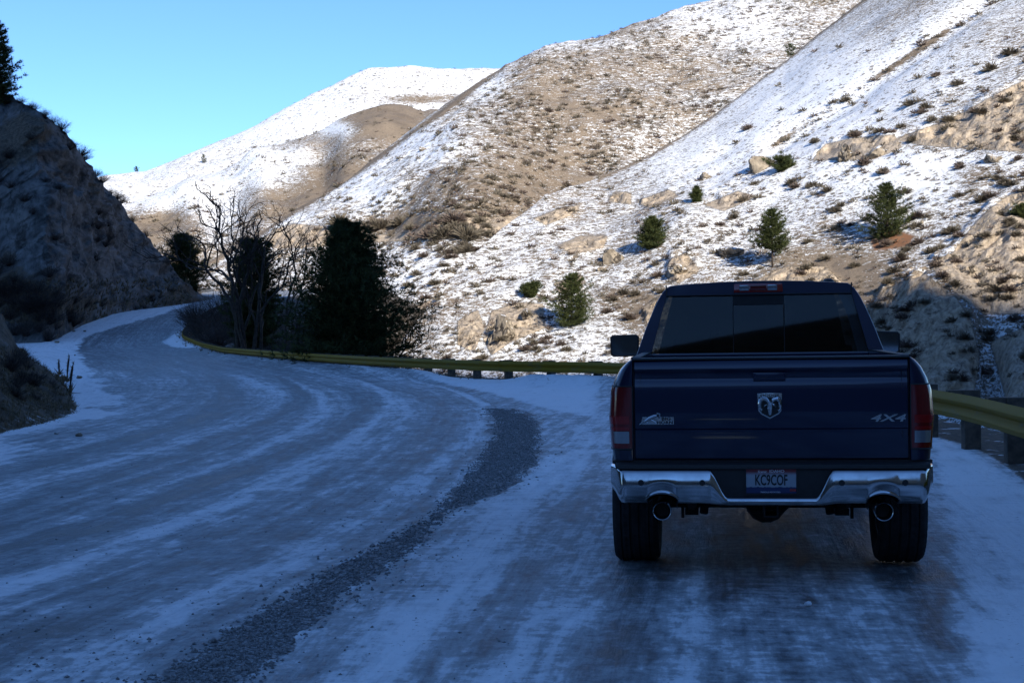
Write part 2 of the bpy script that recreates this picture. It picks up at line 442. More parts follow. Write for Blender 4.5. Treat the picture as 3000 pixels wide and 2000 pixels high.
# ------------------------------------------------------------------ hills
SHEETS = {}
def sheet(name, cols, nu, nv, bulge=0.0, noise=None, back=(60, 0.5), skirt=8.0, cull=None):
    """cols: list of ((px,py,Y) foot, (px,py,Y) crest); columns in between are blended in space"""
    B = np.array([at(*c[0]) for c in cols]); T = np.array([at(*c[1]) for c in cols])
    w = np.r_[0, np.cumsum([np.hypot(*(np.array(project(T[i + 1])) - np.array(project(T[i])))) + np.hypot(*(np.array(project(B[i + 1])) - np.array(project(B[i])))) for i in range(len(cols) - 1)])]
    u = np.linspace(0, w[-1], nu)
    Bi = np.stack([np.interp(u, w, B[:, k]) for k in range(3)], 1); Ti = np.stack([np.interp(u, w, T[:, k]) for k in range(3)], 1)
    v = np.linspace(0, 1, nv)
    Yb, Yt = Bi[:, 1], Ti[:, 1]
    # even spacing on the picture: blend with perspective weights so that columns stay straight lines in space
    s = (v[None] * Yb[:, None]) / (v[None] * Yb[:, None] + (1 - v[None]) * Yt[:, None])
    P = Bi[:, None] * (1 - s[..., None]) + Ti[:, None] * s[..., None]
    L = np.linalg.norm(Ti - Bi, axis=1)[:, None]
    P[..., 2] += bulge * L * 4 * s * (1 - s)
    fpx, fpy = project(P)
    if noise is not None: P = P + noise(P, fpx, fpy, s)
    rows = [P]
    out = Ti[:, :2] / np.linalg.norm(Ti[:, :2], axis=1)[:, None]
    bk = []
    for k, dd in enumerate((0.06, 0.25, 0.6, 1.0)):
        q = P[:, -1].copy(); q[:, :2] += out * back[0] * dd; q[:, 2] -= back[0] * dd * back[1] * (0.4 + 0.6 * dd); bk.append(q)
    sk = P[:, 0].copy(); sk[:, 2] -= skirt; sk[:, :2] -= out * 1.0
    A = np.concatenate([sk[:, None], P, np.stack(bk, 1)], 1)
    me = mesh_np(name, A.reshape(-1, 3), grid_faces(nu, A.shape[1]))
    px, py = project(A)
    kd = kdtree.KDTree(P.shape[0] * P.shape[1]); qx, qy = project(P); pf = P.reshape(-1, 3)
    for i, (a, b) in enumerate(zip(qx.ravel(), qy.ravel())): kd.insert((a, b, 0), i)
    kd.balance()
    SHEETS[name] = (kd, pf)
    return me, px, py, A

def on(name, px, py):
    kd, pf = SHEETS[name]; _, i, _ = kd.find((px, py, 0)); return pf[i].copy()

def gauss(px, py, lst):
    r = 0
    for x, y, rx, ry, a in lst: r = r + a * np.exp(-(((px - x) / rx) ** 2 + ((py - y) / ry) ** 2))
    return r

def polymask(px, py, polys, soft):
    m = np.zeros(px.shape)
    for p in polys:
        x0, y0 = np.min(p, 0) - soft * 2; x1, y1 = np.max(p, 0) + soft * 2
        sel = (px > x0) & (px < x1) & (py > y0) & (py < y1)
        if not sel.any(): continue
        X, Y = px[sel], py[sel]; dd, _, _ = dist_poly(X, Y, p, True)
        m[sel] = np.maximum(m[sel], sstep(-soft, soft, np.where(inside(X, Y, p), dd, -dd)))
    return m

def hillmat(name, k, soil0, soil1, rock0, rock1):
    """k: size of the snow streaks relative to the near slope"""
    t = NT(name); P = t.pos
    a = t.noise(t.scaled(P, (0.42 / k, 0.42 / k, 2.1 / k)), 1.0, 6, 0.66, 0.5)
    b = t.noise(t.scaled(P, (1.7 / k, 1.7 / k, 4.2 / k)), 1.0, 6, 0.68)
    c = t.noise(P, 0.045, 4, 0.55)
    d = t.noise(P, 3.2 / k, 8, 0.78)
    cov = t.attr('cov')
    x = t.math('ADD', cov, t.math('MULTIPLY', t.math('SUBTRACT', a, 0.5), 1.15))
    x = t.math('ADD', x, t.math('MULTIPLY', t.math('SUBTRACT', b, 0.5), 1.1))
    x = t.math('ADD', x, t.math('MULTIPLY', t.math('SUBTRACT', c, 0.5), 0.40))
    x = t.math('ADD', x, t.math('MULTIPLY', t.math('SUBTRACT', d, 0.5), 0.8))
    sm = t.smooth(x, 0.45, 0.56)
    soil = t.mix(t.smooth(d, 0.3, 0.7), soil0, soil1)
    soil = t.mix(t.math('MULTIPLY', t.smooth(c, 0.45, 0.7), 0.5), soil, [q * 0.72 for q in soil0])
    rk = t.attr('rock')
    wv_ = t.n('VectorMath', {0: t.scaled(P, (0.30 / k, 0.30 / k, 0.12 / k), (0.5, 0.3, 0)), 1: t.n('TexNoise', {'Vector': P, 'Scale': 0.5 / k, 'Detail': 5.0, 'Roughness': 0.65}).outputs['Color']}, operation='ADD').outputs[0]
    vr = t.n('TexVoronoi', {'Vector': wv_, 'Scale': 0.8}, feature='DISTANCE_TO_EDGE').outputs['Distance']
    r2 = t.noise(t.scaled(P, (0.9 / k, 0.9 / k, 0.5 / k), (0.6, 0.2, 0.3)), 1.0, 7, 0.68)
    rock = t.mix(t.smooth(r2, 0.32, 0.68), rock0, rock1)
    rock = t.mix(t.math('MULTIPLY', t.smooth(t.math('ADD', vr, t.math('MULTIPLY', t.math('SUBTRACT', r2, 0.5), 0.2)), 0.04, -0.03), 0.8), rock, [q * 0.5 for q in rock0])
    rm = t.smooth(t.math('ADD', rk, t.math('MULTIPLY', t.math('SUBTRACT', b, 0.5), 0.8)), 0.40, 0.62)
    sm2 = t.math('MULTIPLY', sm, t.math('SUBTRACT', 1.0, t.math('MULTIPLY', rm, 0.92)))
    base = t.mix(rm, soil, rock)
    red = t.attr('red')
    base = t.mix(t.smooth(t.math('ADD', red, t.math('MULTIPLY', t.math('SUBTRACT', d, 0.5), 0.5)), 0.35, 0.65), base, (0.26, 0.135, 0.075))
    sm2 = t.math('MULTIPLY', sm2, t.math('SUBTRACT', 1.0, t.smooth(red, 0.3, 0.6)))
    col = t.mix(sm2, base, (0.86, 0.87, 0.88))
    # plants too small to build: grass clumps and seedlings of sagebrush
    for sc_, th_, am_ in ((0.50 / k, 0.38, 0.85), (1.1 / k, 0.40, 0.75)):
        vp = t.n('TexVoronoi', {'Vector': t.scaled(P, (1.0, 1.0, 1.35)), 'Scale': sc_, 'Randomness': 1.0}); pick = t.n('SeparateColor', {'Color': vp.outputs['Color']})
        rad = t.math('MULTIPLY', pick.outputs[1], th_); dot = t.smooth(t.math('SUBTRACT', t.math('ADD', vp.outputs['Distance'], t.math('MULTIPLY', t.math('SUBTRACT', d, 0.5), 0.35)), rad), 0.10, 0.02)
        dens = t.smooth(t.math('ADD', pick.outputs[0], t.math('MULTIPLY', t.math('SUBTRACT', c, 0.5), 1.6)), 0.30, 0.40)
        col = t.mix(t.math('MULTIPLY', t.math('MULTIPLY', dot, dens), t.math('MULTIPLY', t.math('SUBTRACT', 1.0, rm), am_)), col, (0.155, 0.125, 0.090))
    h = t.math('ADD', t.math('MULTIPLY', t.math('ADD', t.math('MULTIPLY', r2, 1.0), t.math('MULTIPLY', t.smooth(vr, 0, 0.12), 0.25)), t.math('ADD', t.math('MULTIPLY', rm, 2.2), 0.2)), t.math('ADD', t.math('MULTIPLY', d, 0.30), t.math('MULTIPLY', sm2, 0.25)))
    return t.set(color=col, rough=0.9, spec=0.1, normal=t.bump(h, 0.75, 0.28))

TAN0, TAN1 = (0.175, 0.130, 0.090), (0.31, 0.252, 0.185)
RK0, RK1 = (0.28, 0.22, 0.16), (0.60, 0.49, 0.36)
M_NEAR = hillmat('snowy_near_slope', 0.5, TAN0, TAN1, RK0, RK1)
M_MID = hillmat('snowy_mid_hill', 0.85, TAN0, TAN1, RK0, RK1)
M_FAR = hillmat('snowy_far_mountain', 1.8, TAN0, TAN1, RK0, RK1)

def put_hill(name, me, mat, cov, rock, red=None):
    add_attr(me, 'cov', cov); add_attr(me, 'rock', rock); add_attr(me, 'red', red if red is not None else cov * 0)
    return tag(link(name, me, mat), kind='structure')

# far mountain on the left skyline
cr = [(150, 560), (250, 520), (330, 508), (420, 500), (470, 482), (520, 462), (640, 415), (690, 395), (740, 372), (830, 318), (870, 300), (935, 267), (1000, 236), (1040, 217), (1080, 203), (1130, 196), (1200, 194), (1260, 199), (1300, 203), (1360, 202), (1420, 199), (1500, 197), (1700, 230)]
def nzA(P, px, py, s):
    n = (fbm(P * 0.012, 4, 31) - 0.5) * 26 * (s * (1 - s) * 4) + (fbm(P * 0.05, 3, 32) - 0.5) * 4
    return n[..., None] * np.array([0, 0, 1.0])
me, px, py, A = sheet('far_mountain', [((x, 860, 820), (x, y, 1250 + 0.1 * (x - 800))) for x, y in cr], 220, 70, 0.02, nzA, (400, 0.4))
cov = 0.63 + gauss(px, py, [(1250, 290, 130, 14, -0.30), (900, 360, 200, 60, 0.1)])
put_hill('far_mountain', me, M_FAR, cov, gauss(px, py, [(1275, 302, 40, 10, 0.3)]))

# brown spur in front of it
cr = [(100, 760), (200, 690), (300, 640), (360, 610), (480, 562), (620, 512), (700, 485), (760, 455), (830, 425), (900, 395), (950, 372), (1000, 347), (1060, 322), (1100, 310), (1130, 305), (1190, 310), (1240, 330), (1300, 318), (1400, 300), (1550, 330)]
def nzB(P, px, py, s):
    g = gauss(px, py, [(760, 560, 60, 140, 10), (560, 640, 50, 120, 8), (950, 470, 40, 90, -8)])
    n = (fbm(P * 0.018, 4, 41) - 0.5) * 22 * (s * (1 - s) * 4) + (fbm(P * 0.09, 3, 42) - 0.5) * 3 + g * 0.6
    return n[..., None] * np.array([0, 0, 1.0])
me, px, py, A = sheet('brown_spur', [((x, 960, 430), (x, y, 800 + 0.05 * (x - 800))) for x, y in cr], 300, 120, 0.03, nzB, (200, 0.5))
cov = 0.42 + gauss(px, py, [(1140, 350, 110, 55, -0.34), (1000, 520, 120, 70, -0.20), (900, 590, 140, 60, -0.16), (700, 520, 200, 40, 0.20), (450, 570, 160, 50, 0.35), (640, 620, 60, 80, 0.35), (480, 650, 110, 30, -0.2), (820, 490, 90, 30, 0.2), (430, 700, 60, 90, -0.1), (760, 450, 160, 30, 0.25), (980, 375, 60, 22, 0.35)])
put_hill('brown_spur', me, M_MID, cov, cov * 0)

# big hill of the middle
ccr = [(440, 870, 300), (560, 800, 315), (650, 748, 330), (700, 718, 335), (760, 685, 345), (860, 618, 365), (930, 578, 380), (1000, 535, 395), (1080, 480, 410), (1150, 430, 420), (1220, 380, 432), (1300, 325, 445), (1350, 288, 450), (1420, 235, 460), (1480, 192, 468), (1520, 168, 472), (1560, 146, 476), (1600, 130, 480), (1680, 116, 486), (1750, 105, 490), (1820, 82, 495), (1900, 55, 500), (2000, 22, 508), (2080, 0, 515), (2300, -60, 530), (2600, -120, 545), (3000, -150, 560)]
cbs = [(440, 985, 225), (700, 1010, 222), (900, 1070, 215), (1100, 1110, 205), (1300, 1140, 196), (1500, 1150, 200), (1700, 1000, 235), (2000, 800, 300), (2500, 500, 345), (3000, 300, 400)]
def cb(x):
    X = [c[0] for c in cbs]; return (x, float(np.interp(x, X, [c[1] for c in cbs])), float(np.interp(x, X, [c[2] for c in cbs])))
CROCK = [np.array(p, float) for p in ([(775, 700), (800, 672), (860, 655), (950, 662), (1000, 700), (930, 725), (800, 728)], [(1190, 905), (1260, 880), (1330, 900), (1345, 980), (1300, 1040), (1200, 1035)], [(1000, 700), (1250, 675), (1330, 668), (1330, 690), (1200, 705), (1010, 715)], [(1300, 640), (1500, 632), (1660, 612), (1740, 618), (1720, 655), (1500, 690), (1330, 694), (1250, 680)], [(1400, 800), (1470, 780), (1480, 870), (1410, 900)])]
def nzC(P, px, py, s):
    rk = polymask(px, py, CROCK, 10)
    n = (fbm(P * 0.022, 4, 51) - 0.5) * 16 * (s * (1 - s) * 4) + (fbm(P * 0.16, 3, 52) - 0.5) * 2.0
    n = n + gauss(px, py, [(1650, 420, 120, 200, -5), (1350, 470, 120, 160, 4), (1120, 640, 100, 80, -4)])
    o = n[..., None] * np.array([0, 0, 1.0])
    r = (fbm(P * np.array([0.3, 0.3, 0.18]), 5, 53, 0.55, True) - 0.55) * 4.0 * rk
    return o + r[..., None] * np.array([0.1, -0.9, 0.3])
me, px, py, A = sheet('middle_hill', [(cb(x), (x, y, Y)) for x, y, Y in ccr], 420, 250, 0.03, nzC, (150, 0.5))
cov = 0.47 + gauss(px, py, [(1650, 350, 260, 230, -0.10), (1500, 560, 300, 90, -0.14), (1900, 190, 180, 120, -0.04), (1430, 230, 60, 80, 0.25), (1250, 420, 130, 70, 0.26), (1080, 560, 110, 60, 0.26), (900, 650, 80, 35, 0.12), (2150, 60, 200, 60, 0.18), (1250, 660, 200, 40, -0.22), (1150, 820, 120, 60, 0.22), (1350, 760, 160, 40, 0.12), (1300, 1040, 100, 50, 0.35), (1300, 880, 120, 50, -0.12), (1600, 130, 200, 25, 0.15)])
edge = np.exp(-((py - np.interp(px, [c[0] for c in ccr], [c[1] for c in ccr])) / 9.0) ** 2) * (px < 1480)
put_hill('middle_hill', me, M_MID, cov - 0.35 * edge, polymask(px, py, CROCK, 8))

# near slope across the river, on the right
dcr = [(1000, 1170, 172), (1100, 1100, 176), (1180, 1000, 182), (1230, 925, 187), (1290, 845, 192), (1380, 745, 202), (1500, 645, 216), (1600, 575, 228), (1700, 540, 238), (1780, 512, 246), (1900, 455, 256), (2000, 398, 266), (2100, 330, 277), (2200, 255, 286), (2300, 180, 296), (2400, 98, 304), (2530, 0, 310), (2700, -130, 318), (2900, -250, 326), (3300, -450, 338), (3700, -600, 345)]
dbs = [(1000, 1185, 168), (1300, 1185, 160), (1700, 1185, 150), (2100, 1190, 142), (2500, 1210, 134), (2750, 1225, 129), (3000, 1245, 124), (3300, 1260, 118), (3700, 1270, 112)]
def db(x):
    X = [c[0] for c in dbs]; return (x, float(np.interp(x, X, [c[1] for c in dbs])), float(np.interp(x, X, [c[2] for c in dbs])))
DROCK = [np.array(p, float) for p in ([(2620, 408), (2720, 372), (2820, 330), (2900, 285), (3000, 235), (3080, 200), (3080, 450), (2860, 438), (2700, 425)],
    [(3060, 545), (2960, 570), (2900, 610), (2850, 660), (2790, 740), (2720, 770), (2790, 850), (2880, 920), (3060, 920)],
    [(2590, 850), (2700, 800), (2800, 870), (2850, 950), (2870, 1050), (2850, 1180), (2560, 1180), (2540, 950)],
    [(2380, 470), (2420, 425), (2500, 405), (2620, 395), (2640, 430), (2560, 465)],
    [(1415, 995), (1440, 910), (1520, 885), (1590, 890), (1600, 960), (1500, 1000), (1440, 1040)],
    [(1560, 640), (1640, 610), (1700, 600), (1690, 625), (1600, 660)], [(1780, 590), (1800, 560), (1850, 565), (1850, 600)],
    [(1960, 760), (2010, 740), (2050, 790), (1990, 830), (1950, 810)], [(2190, 830), (2300, 780), (2420, 780), (2470, 830), (2400, 870), (2200, 870)], [(2900, 1000), (3000, 960), (3100, 1000), (3100, 1180), (2950, 1180)], [(1630, 720), (1700, 690), (1780, 690), (1770, 725), (1680, 745)], [(1860, 590), (1960, 555), (1990, 575), (1900, 610)], [(2060, 600), (2160, 560), (2220, 575), (2120, 620)], [(1340, 940), (1400, 905), (1420, 960), (1390, 1030), (1340, 1010)], [(1880, 900), (1960, 850), (2020, 860), (1960, 930), (1900, 960)], [(1620, 830), (1700, 800), (1720, 830), (1640, 860)])]
DRED = [np.array([(2545, 690), (2620, 672), (2680, 690), (2660, 725), (2560, 735)], float)]
def nzD(P, px, py, s):
    rk = polymask(px, py, DROCK, 12)
    n = (fbm(P * 0.035, 4, 61) - 0.5) * 5 * (s * (1 - s) * 4) + (fbm(P * 0.22, 3, 62) - 0.5) * (0.35 + 0.6 * sstep(430, 560, py))
    gl = np.abs((py - 430) - (px - 2250) * -0.66) / 1.2       # gully line
    n = n - 1.6 * np.exp(-(gl / 26.0) ** 2) * sstep(2200, 2300, px)
    n = n + gauss(px, py, [(2750, 930, 130, 110, 3.5), (2950, 760, 120, 140, 2.0), (2900, 1080, 40, 120, -5), (2000, 700, 120, 120, 2)])
    o = n[..., None] * np.array([0, 0, 1.0])
    r = (fbm(P * np.array([0.35, 0.35, 0.2]) @ np.array([[0.9, 0, 0.44], [0, 1, 0], [-0.44, 0, 0.9]]), 5, 63, 0.55, True) - 0.5) * 3.6 * rk
    return o + r[..., None] * np.array([-0.15, -0.85, 0.35])
me, px, py, A = sheet('near_slope', [(db(x), (x, y, Y)) for x, y, Y in dcr], 470, 300, 0.02, nzD, (120, 0.5))
gl = (py - 430) + (px - 2250) * 0.66
cov = 0.53 + gauss(px, py, [(2650, 570, 230, 100, 0.13), (2400, 300, 260, 150, 0.30), (2100, 470, 200, 90, 0.16), (2800, 180, 160, 60, 0.06), (2650, 520, 250, 60, 0.16), (2700, 640, 120, 60, -0.02), (2420, 800, 130, 60, -0.34), (2000, 930, 170, 60, -0.28), (1830, 870, 120, 50, -0.15), (1650, 780, 150, 70, 0.0), (1750, 1000, 140, 60, 0.05), (2750, 470, 300, 20, 0.25), (2860, 520, 80, 60, -0.18), (2650, 950, 200, 130, -0.36), (2950, 1020, 70, 160, 0.05), (1500, 800, 200, 90, 0.05)])
cov = cov + 0.5 * np.exp(-((gl + 22) / 16.0) ** 2) * sstep(2150, 2300, px) - 0.42 * np.exp(-((gl - 6) / 12.0) ** 2) * sstep(2200, 2300, px) * sstep(0.40, 0.55, fbm(A * 0.09, 3, 66))
edge = np.exp(-((py - np.interp(px, [c[0] for c in dcr], [c[1] for c in dcr])) / 8.0) ** 2) * (px > 1750)
put_hill('near_slope', me, M_NEAR, cov - 0.3 * edge, polymask(px, py, DROCK, 10) + gauss(px, py, [(2500, 440, 200, 30, 0.35), (2700, 810, 80, 40, 0.2)]), polymask(px, py, DRED, 32) * 0.95)

# ------------------------------------------------------------------ rock cut on the left of the road
def cliffmat():
    t = NT('weathered_rock_cut'); P = t.pos
    st = t.scaled(P, (0.5, 0.16, 0.35), (0.15, 0.85, 0.2))
    a = t.noise(st, 1.6, 8, 0.68, 0.5); b = t.noise(P, 0.30, 5, 0.6); d = t.noise(P, 4.0, 6, 0.7)
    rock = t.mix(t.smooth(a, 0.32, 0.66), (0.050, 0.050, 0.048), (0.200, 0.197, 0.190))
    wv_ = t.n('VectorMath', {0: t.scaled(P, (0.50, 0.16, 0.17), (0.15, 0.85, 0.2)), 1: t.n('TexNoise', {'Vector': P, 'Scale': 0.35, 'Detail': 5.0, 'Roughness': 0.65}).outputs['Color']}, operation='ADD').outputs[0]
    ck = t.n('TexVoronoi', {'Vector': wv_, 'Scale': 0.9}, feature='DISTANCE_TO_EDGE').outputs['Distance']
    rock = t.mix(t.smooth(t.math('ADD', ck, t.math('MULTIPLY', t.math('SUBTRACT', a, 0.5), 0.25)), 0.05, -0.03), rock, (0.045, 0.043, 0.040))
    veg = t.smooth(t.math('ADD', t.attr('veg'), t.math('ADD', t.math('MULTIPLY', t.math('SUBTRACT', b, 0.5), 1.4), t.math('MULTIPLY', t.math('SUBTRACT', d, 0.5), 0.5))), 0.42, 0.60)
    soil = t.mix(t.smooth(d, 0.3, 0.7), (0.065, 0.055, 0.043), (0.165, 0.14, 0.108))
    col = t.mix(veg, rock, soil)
    sn = t.smooth(t.math('ADD', t.attr('cov'), t.math('ADD', t.math('MULTIPLY', t.math('SUBTRACT', t.noise(P, 1.2, 6, 0.7), 0.5), 0.9), t.math('MULTIPLY', t.math('SUBTRACT', d, 0.5), 0.5))), 0.52, 0.62)
    col = t.mix(sn, col, (0.76, 0.78, 0.80))
    return t.set(color=col, rough=0.95, spec=0.15, normal=t.bump(t.math('ADD', a, t.math('MULTIPLY', d, 0.45)), 0.8, 0.35))
M_CLIFF = cliffmat()
def nzL(P, px, py, s):
    Q = P @ np.array([[0.75, 0, -0.66], [0, 1, 0], [0.66, 0, 0.75]])
    r = (fbm(Q * np.array([0.05, 0.12, 0.30]), 5, 71, 0.55, True) - 0.5) * 3.6
    r = r + (fbm(Q * np.array([0.35, 0.5, 0.8]), 4, 72) - 0.5) * 1.3
    fade = np.clip((P[..., 1] * 0 + s * 6), 0.12, 1) * np.clip((640 - px) / 120.0, 0.15, 1)
    crest = 1 - 0.65 * sstep(0.85, 1.0, s)
    return (r * fade * crest)[..., None] * np.array([0.80, -0.5, 0.28])
RC_COLS = []
for fx, fy, cx_, cy_, dY in ((-700, 1012, -700, -150, 30), (-350, 1010, -350, 60, 26), (-150, 1008, -150, 175, 20), (0, 1006, 0, 275, 17), (60, 1005, 60, 300, 15), (120, 1003, 110, 330, 14), (165, 992, 180, 392, 13), (240, 952, 270, 500, 13), (330, 920, 340, 592, 11), (400, 907, 420, 682, 11), (450, 902, 470, 745, 10), (520, 893, 530, 825, 7), (590, 882, 590, 868, 4), (622, 876, 628, 870, 3)):
    yb_ = float(ghit([(fx, fy)])[0][1]); RC_COLS.append(((fx, fy, yb_), (cx_, cy_, yb_ + dY)))
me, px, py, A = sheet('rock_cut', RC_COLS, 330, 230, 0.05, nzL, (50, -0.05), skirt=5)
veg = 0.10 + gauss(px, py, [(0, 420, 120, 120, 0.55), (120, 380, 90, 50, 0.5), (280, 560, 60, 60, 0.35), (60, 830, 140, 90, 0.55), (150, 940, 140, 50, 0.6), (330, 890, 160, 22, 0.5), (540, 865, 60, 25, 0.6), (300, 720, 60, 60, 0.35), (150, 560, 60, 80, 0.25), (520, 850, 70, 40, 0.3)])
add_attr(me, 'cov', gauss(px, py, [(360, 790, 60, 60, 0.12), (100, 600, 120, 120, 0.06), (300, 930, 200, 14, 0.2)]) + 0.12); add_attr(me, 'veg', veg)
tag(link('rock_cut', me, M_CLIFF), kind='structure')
def nzK(P, px, py, s):
    r = (fbm(P * 0.5, 4, 81) - 0.5) * 0.75 + (fbm(P * 2.2, 3, 82) - 0.5) * 0.22
    return (r * np.clip(s * 5, 0.1, 1))[..., None] * np.array([0.5, -0.4, 0.75])
me, px, py, A = sheet('dirt_bank', [((-1500, 1500, 9), (-1500, 200, 20)), ((-900, 1400, 14), (-900, 330, 28)), ((-500, 1335, 18), (-500, 540, 34)), ((-200, 1305, 21), (-200, 760, 39)), ((-60, 1290, 22.5), (-60, 860, 41)), ((30, 1284, 24), (5, 925, 42.5)), ((95, 1275, 25), (35, 990, 44)), ((140, 1258, 26), (65, 1035, 45)), ((200, 1225, 28.5), (100, 1066, 46)), ((226, 1207, 30.5), (122, 1092, 46)), ((222, 1185, 33.5), (146, 1106, 46.5)), ((206, 1158, 37), (165, 1116, 47)), ((192, 1135, 42), (180, 1122, 48))], 200, 110, 0.012, nzK, (14, 0.1), skirt=1.5)
vv_ = np.linspace(0, 1, A.shape[1])[None]; foot_ = np.exp(-((vv_ - 0.01) / 0.10) ** 2) * np.ones(px.shape)
veg = 0.95 + gauss(px, py, [(20, 1000, 60, 40, -0.35)])
add_attr(me, 'cov', gauss(px, py, [(140, 1190, 70, 30, 0.22), (60, 1230, 100, 30, 0.16), (190, 1130, 20, 40, 0.25)]) + 0.20 + 0.28 * foot_); add_attr(me, 'veg', veg)
tag(link('dirt_bank', me, M_CLIFF), kind='structure')

# ------------------------------------------------------------------ the mountain behind the camera that keeps the road in shade
RP = np.array([-900, -300, -150, -100, -60, -25, 8, 22, 38, 50, 62, 71, 80, 90, 96, 98, 99.5, 103, 120, 160, 300, 500, 900.0])
RV = np.array([-62, -56, -53, 5, 62, 90, 98, 108, 112, 88, 65, 59, 58, 60, 59, 56, 53, 50, 45, 40, 34, 34, 30.0])
pp = np.concatenate([np.linspace(-900, -170, 30), np.linspace(-160, 160, 110), np.linspace(170, 900, 40)])
aa = np.linspace(0, 1, 46)
tanE = math.tan(SUN_EL); AC = -340.0
pts = np.zeros((len(pp), 60, 3))
Rv = np.interp(pp, RP, RV)
foot = np.interp(pp, [-900, -120, -50, 0, 60, 200, 900], [-240, -230, -130, -80, -75, -90, -160])
for j in range(60):
    if j < 46:
        s_ = j / 45.0; a_ = foot + (AC - foot) * s_; z_ = -4 + (Rv - tanE * AC + 4) * (s_ ** 1.1)
    else:
        s_ = (j - 45) / 14.0; a_ = AC - 400 * s_ + 0 * foot; z_ = (Rv - tanE * AC) * (1 - s_) + -10 * s_
    pts[:, j, 0] = pp * PAX[0] + a_ * LDIR[0]; pts[:, j, 1] = pp * PAX[1] + a_ * LDIR[1]; pts[:, j, 2] = z_
pts[..., 2] += (fbm(pts * 0.03, 4, 91) - 0.5) * 9 * np.r_[np.sin(np.pi * aa) ** 1.0, np.zeros(14) + 0.2] + (fbm(pts * 0.25, 3, 92) - 0.5) * 2.5
me = mesh_np('shade_mountain', pts.reshape(-1, 3), grid_faces(*pts.shape[:2])[:, ::-1])
put_hill('shade_mountain', me, M_MID, np.full(pts.shape[:2], 0.14), np.zeros(pts.shape[:2]))

# unseen bank behind the camera, left: added to keep sunlit ground off tailgate reflections
yy_ = np.linspace(-260, 4, 60); ss_ = np.linspace(0, 1, 26); LH = np.zeros((60, 40, 3))
for i, y_ in enumerate(yy_):
    x0_ = -11.5 + 0.02 * y_ + 0.22 * max(0.0, -45 - y_); q_ = sstep(4, -14, np.array(y_))
    for j in range(40):
        f_ = j / 25.0; xx_ = x0_ - 26 * f_; z_ = -1.0 + (24 * min(f_, 1.0) ** 0.85 if f_ <= 1 else 24 - 6 * (f_ - 1)) * (0.25 + 0.75 * float(q_)); LH[i, j] = (xx_, y_, z_)
LH[..., 2] += (fbm(LH * 0.12, 4, 95) - 0.5) * 5 * sstep(-11, -18, LH[..., 0])
me = mesh_np('reflection_blocker_hill', LH.reshape(-1, 3), grid_faces(60, 40)); add_attr(me, 'veg', np.full(2400, 0.6)); add_attr(me, 'cov', np.full(2400, 0.15))
tag(link('reflection_blocker_hill', me, M_CLIFF), kind='structure')

# ------------------------------------------------------------------ guardrail
M_RAIL = (lambda t: t.set(color=t.mix(t.smooth(t.noise(t.scaled(t.pos, (1.2, 1.2, 5)), 1.5, 6, 0.7), 0.52, 0.72), (0.25, 0.158, 0.007), (0.20, 0.148, 0.05)), rough=0.7, metal=0.0, spec=0.2, normal=t.bump(t.noise(t.pos, 14, 4), 0.15, 0.02)))(NT('yellow_painted_rail'))
M_POST = plain('weathered_timber', (0.085, 0.068, 0.05), 0.85, 0, 0.4, 9)
M_BOLT = plain('rusty_steel', (0.12, 0.09, 0.07), 0.6, 0.6)
WPROF = [(0.0, 0.0), (0.012, 0.018), (0.072, 0.052), (0.083, 0.078), (0.072, 0.104), (0.018, 0.138), (0.010, 0.155), (0.018, 0.172), (0.072, 0.206), (0.083, 0.232), (0.072, 0.258), (0.012, 0.292), (0.0, 0.31)]
def make_rail(name, path, ground_z, label):
    root = empty(name, (0, 0, 0)); tag(root, label, 'guardrail')
    R = resample(path, 0.9525); T = np.gradient(R, axis=0); T /= np.linalg.norm(T, axis=1)[:, None]
    NRM = np.stack([-T[:, 1], T[:, 0]], 1)         # towards the road
    Z = ground_z(R[:, 0], R[:, 1]) + np.interp(R[:, 1], [24, 38], [0.41, 0.31]); Z = np.convolve(np.pad(Z, 3, 'edge'), np.ones(7) / 7, 'valid')
    n = len(R)
    for i0 in range(0, n - 1, 4):
        i1 = min(i0 + 4, n - 1); mb = MB(); G = []
        for q in np.linspace(i0, min(i1 + 0.25, n - 1), 6):
            k = min(int(q), n - 2); f = q - k; p = R[k] * (1 - f) + R[k + 1] * f; m = NRM[k] * (1 - f) + NRM[k + 1] * f; z = Z[k] * (1 - f) + Z[k + 1] * f
            off = 0.004 * ((i0 // 4) % 2)
            row = [(p[0] + m[0] * (a + off), p[1] + m[1] * (a + off), z + b) for a, b in WPROF] + [(p[0] + m[0] * (a + off - 0.006), p[1] + m[1] * (a + off - 0.006), z + b) for a, b in WPROF[::-1]]
            G.append(row)
        mb.grid(np.array(G), cv=True); mb.build('rail_section', M_RAIL, root, True, 40)
    for i in range(0, n - 1, 2):
        p = R[i]; m = NRM[i]; tt = T[i]; gz = Z[i] - 0.41
        def blk(a0, a1, h, z0, z1, nm):
            V = [(p[0] + m[0] * a + tt[0] * s, p[1] + m[1] * a + tt[1] * s, z) for a in (a0, a1) for s in (-h, h) for z in (z0, z1)]
            b = MB().add(V, [(0, 1, 3, 2), (4, 6, 7, 5), (0, 4, 5, 1), (2, 3, 7, 6), (0, 2, 6, 4), (1, 5, 7, 3)]); return b.build(nm, M_POST, root, True, 30, bevel=0.008)
        po = blk(-0.40, -0.20, 0.095, gz - 0.8, gz + 0.74, 'post'); blk(-0.198, -0.008, 0.07, gz + 0.40, gz + 0.74, 'blockout')
    return root
vis = RAIL[(RAIL[:, 1] > 6) & (np.arange(len(RAIL)) < np.argmax(RAIL[:, 1] > 186))]
def roadz(X, Y): return rise(Y)
make_rail('guardrail', vis, roadz, 'long yellow steel guardrail on timber posts along the outer road edge')

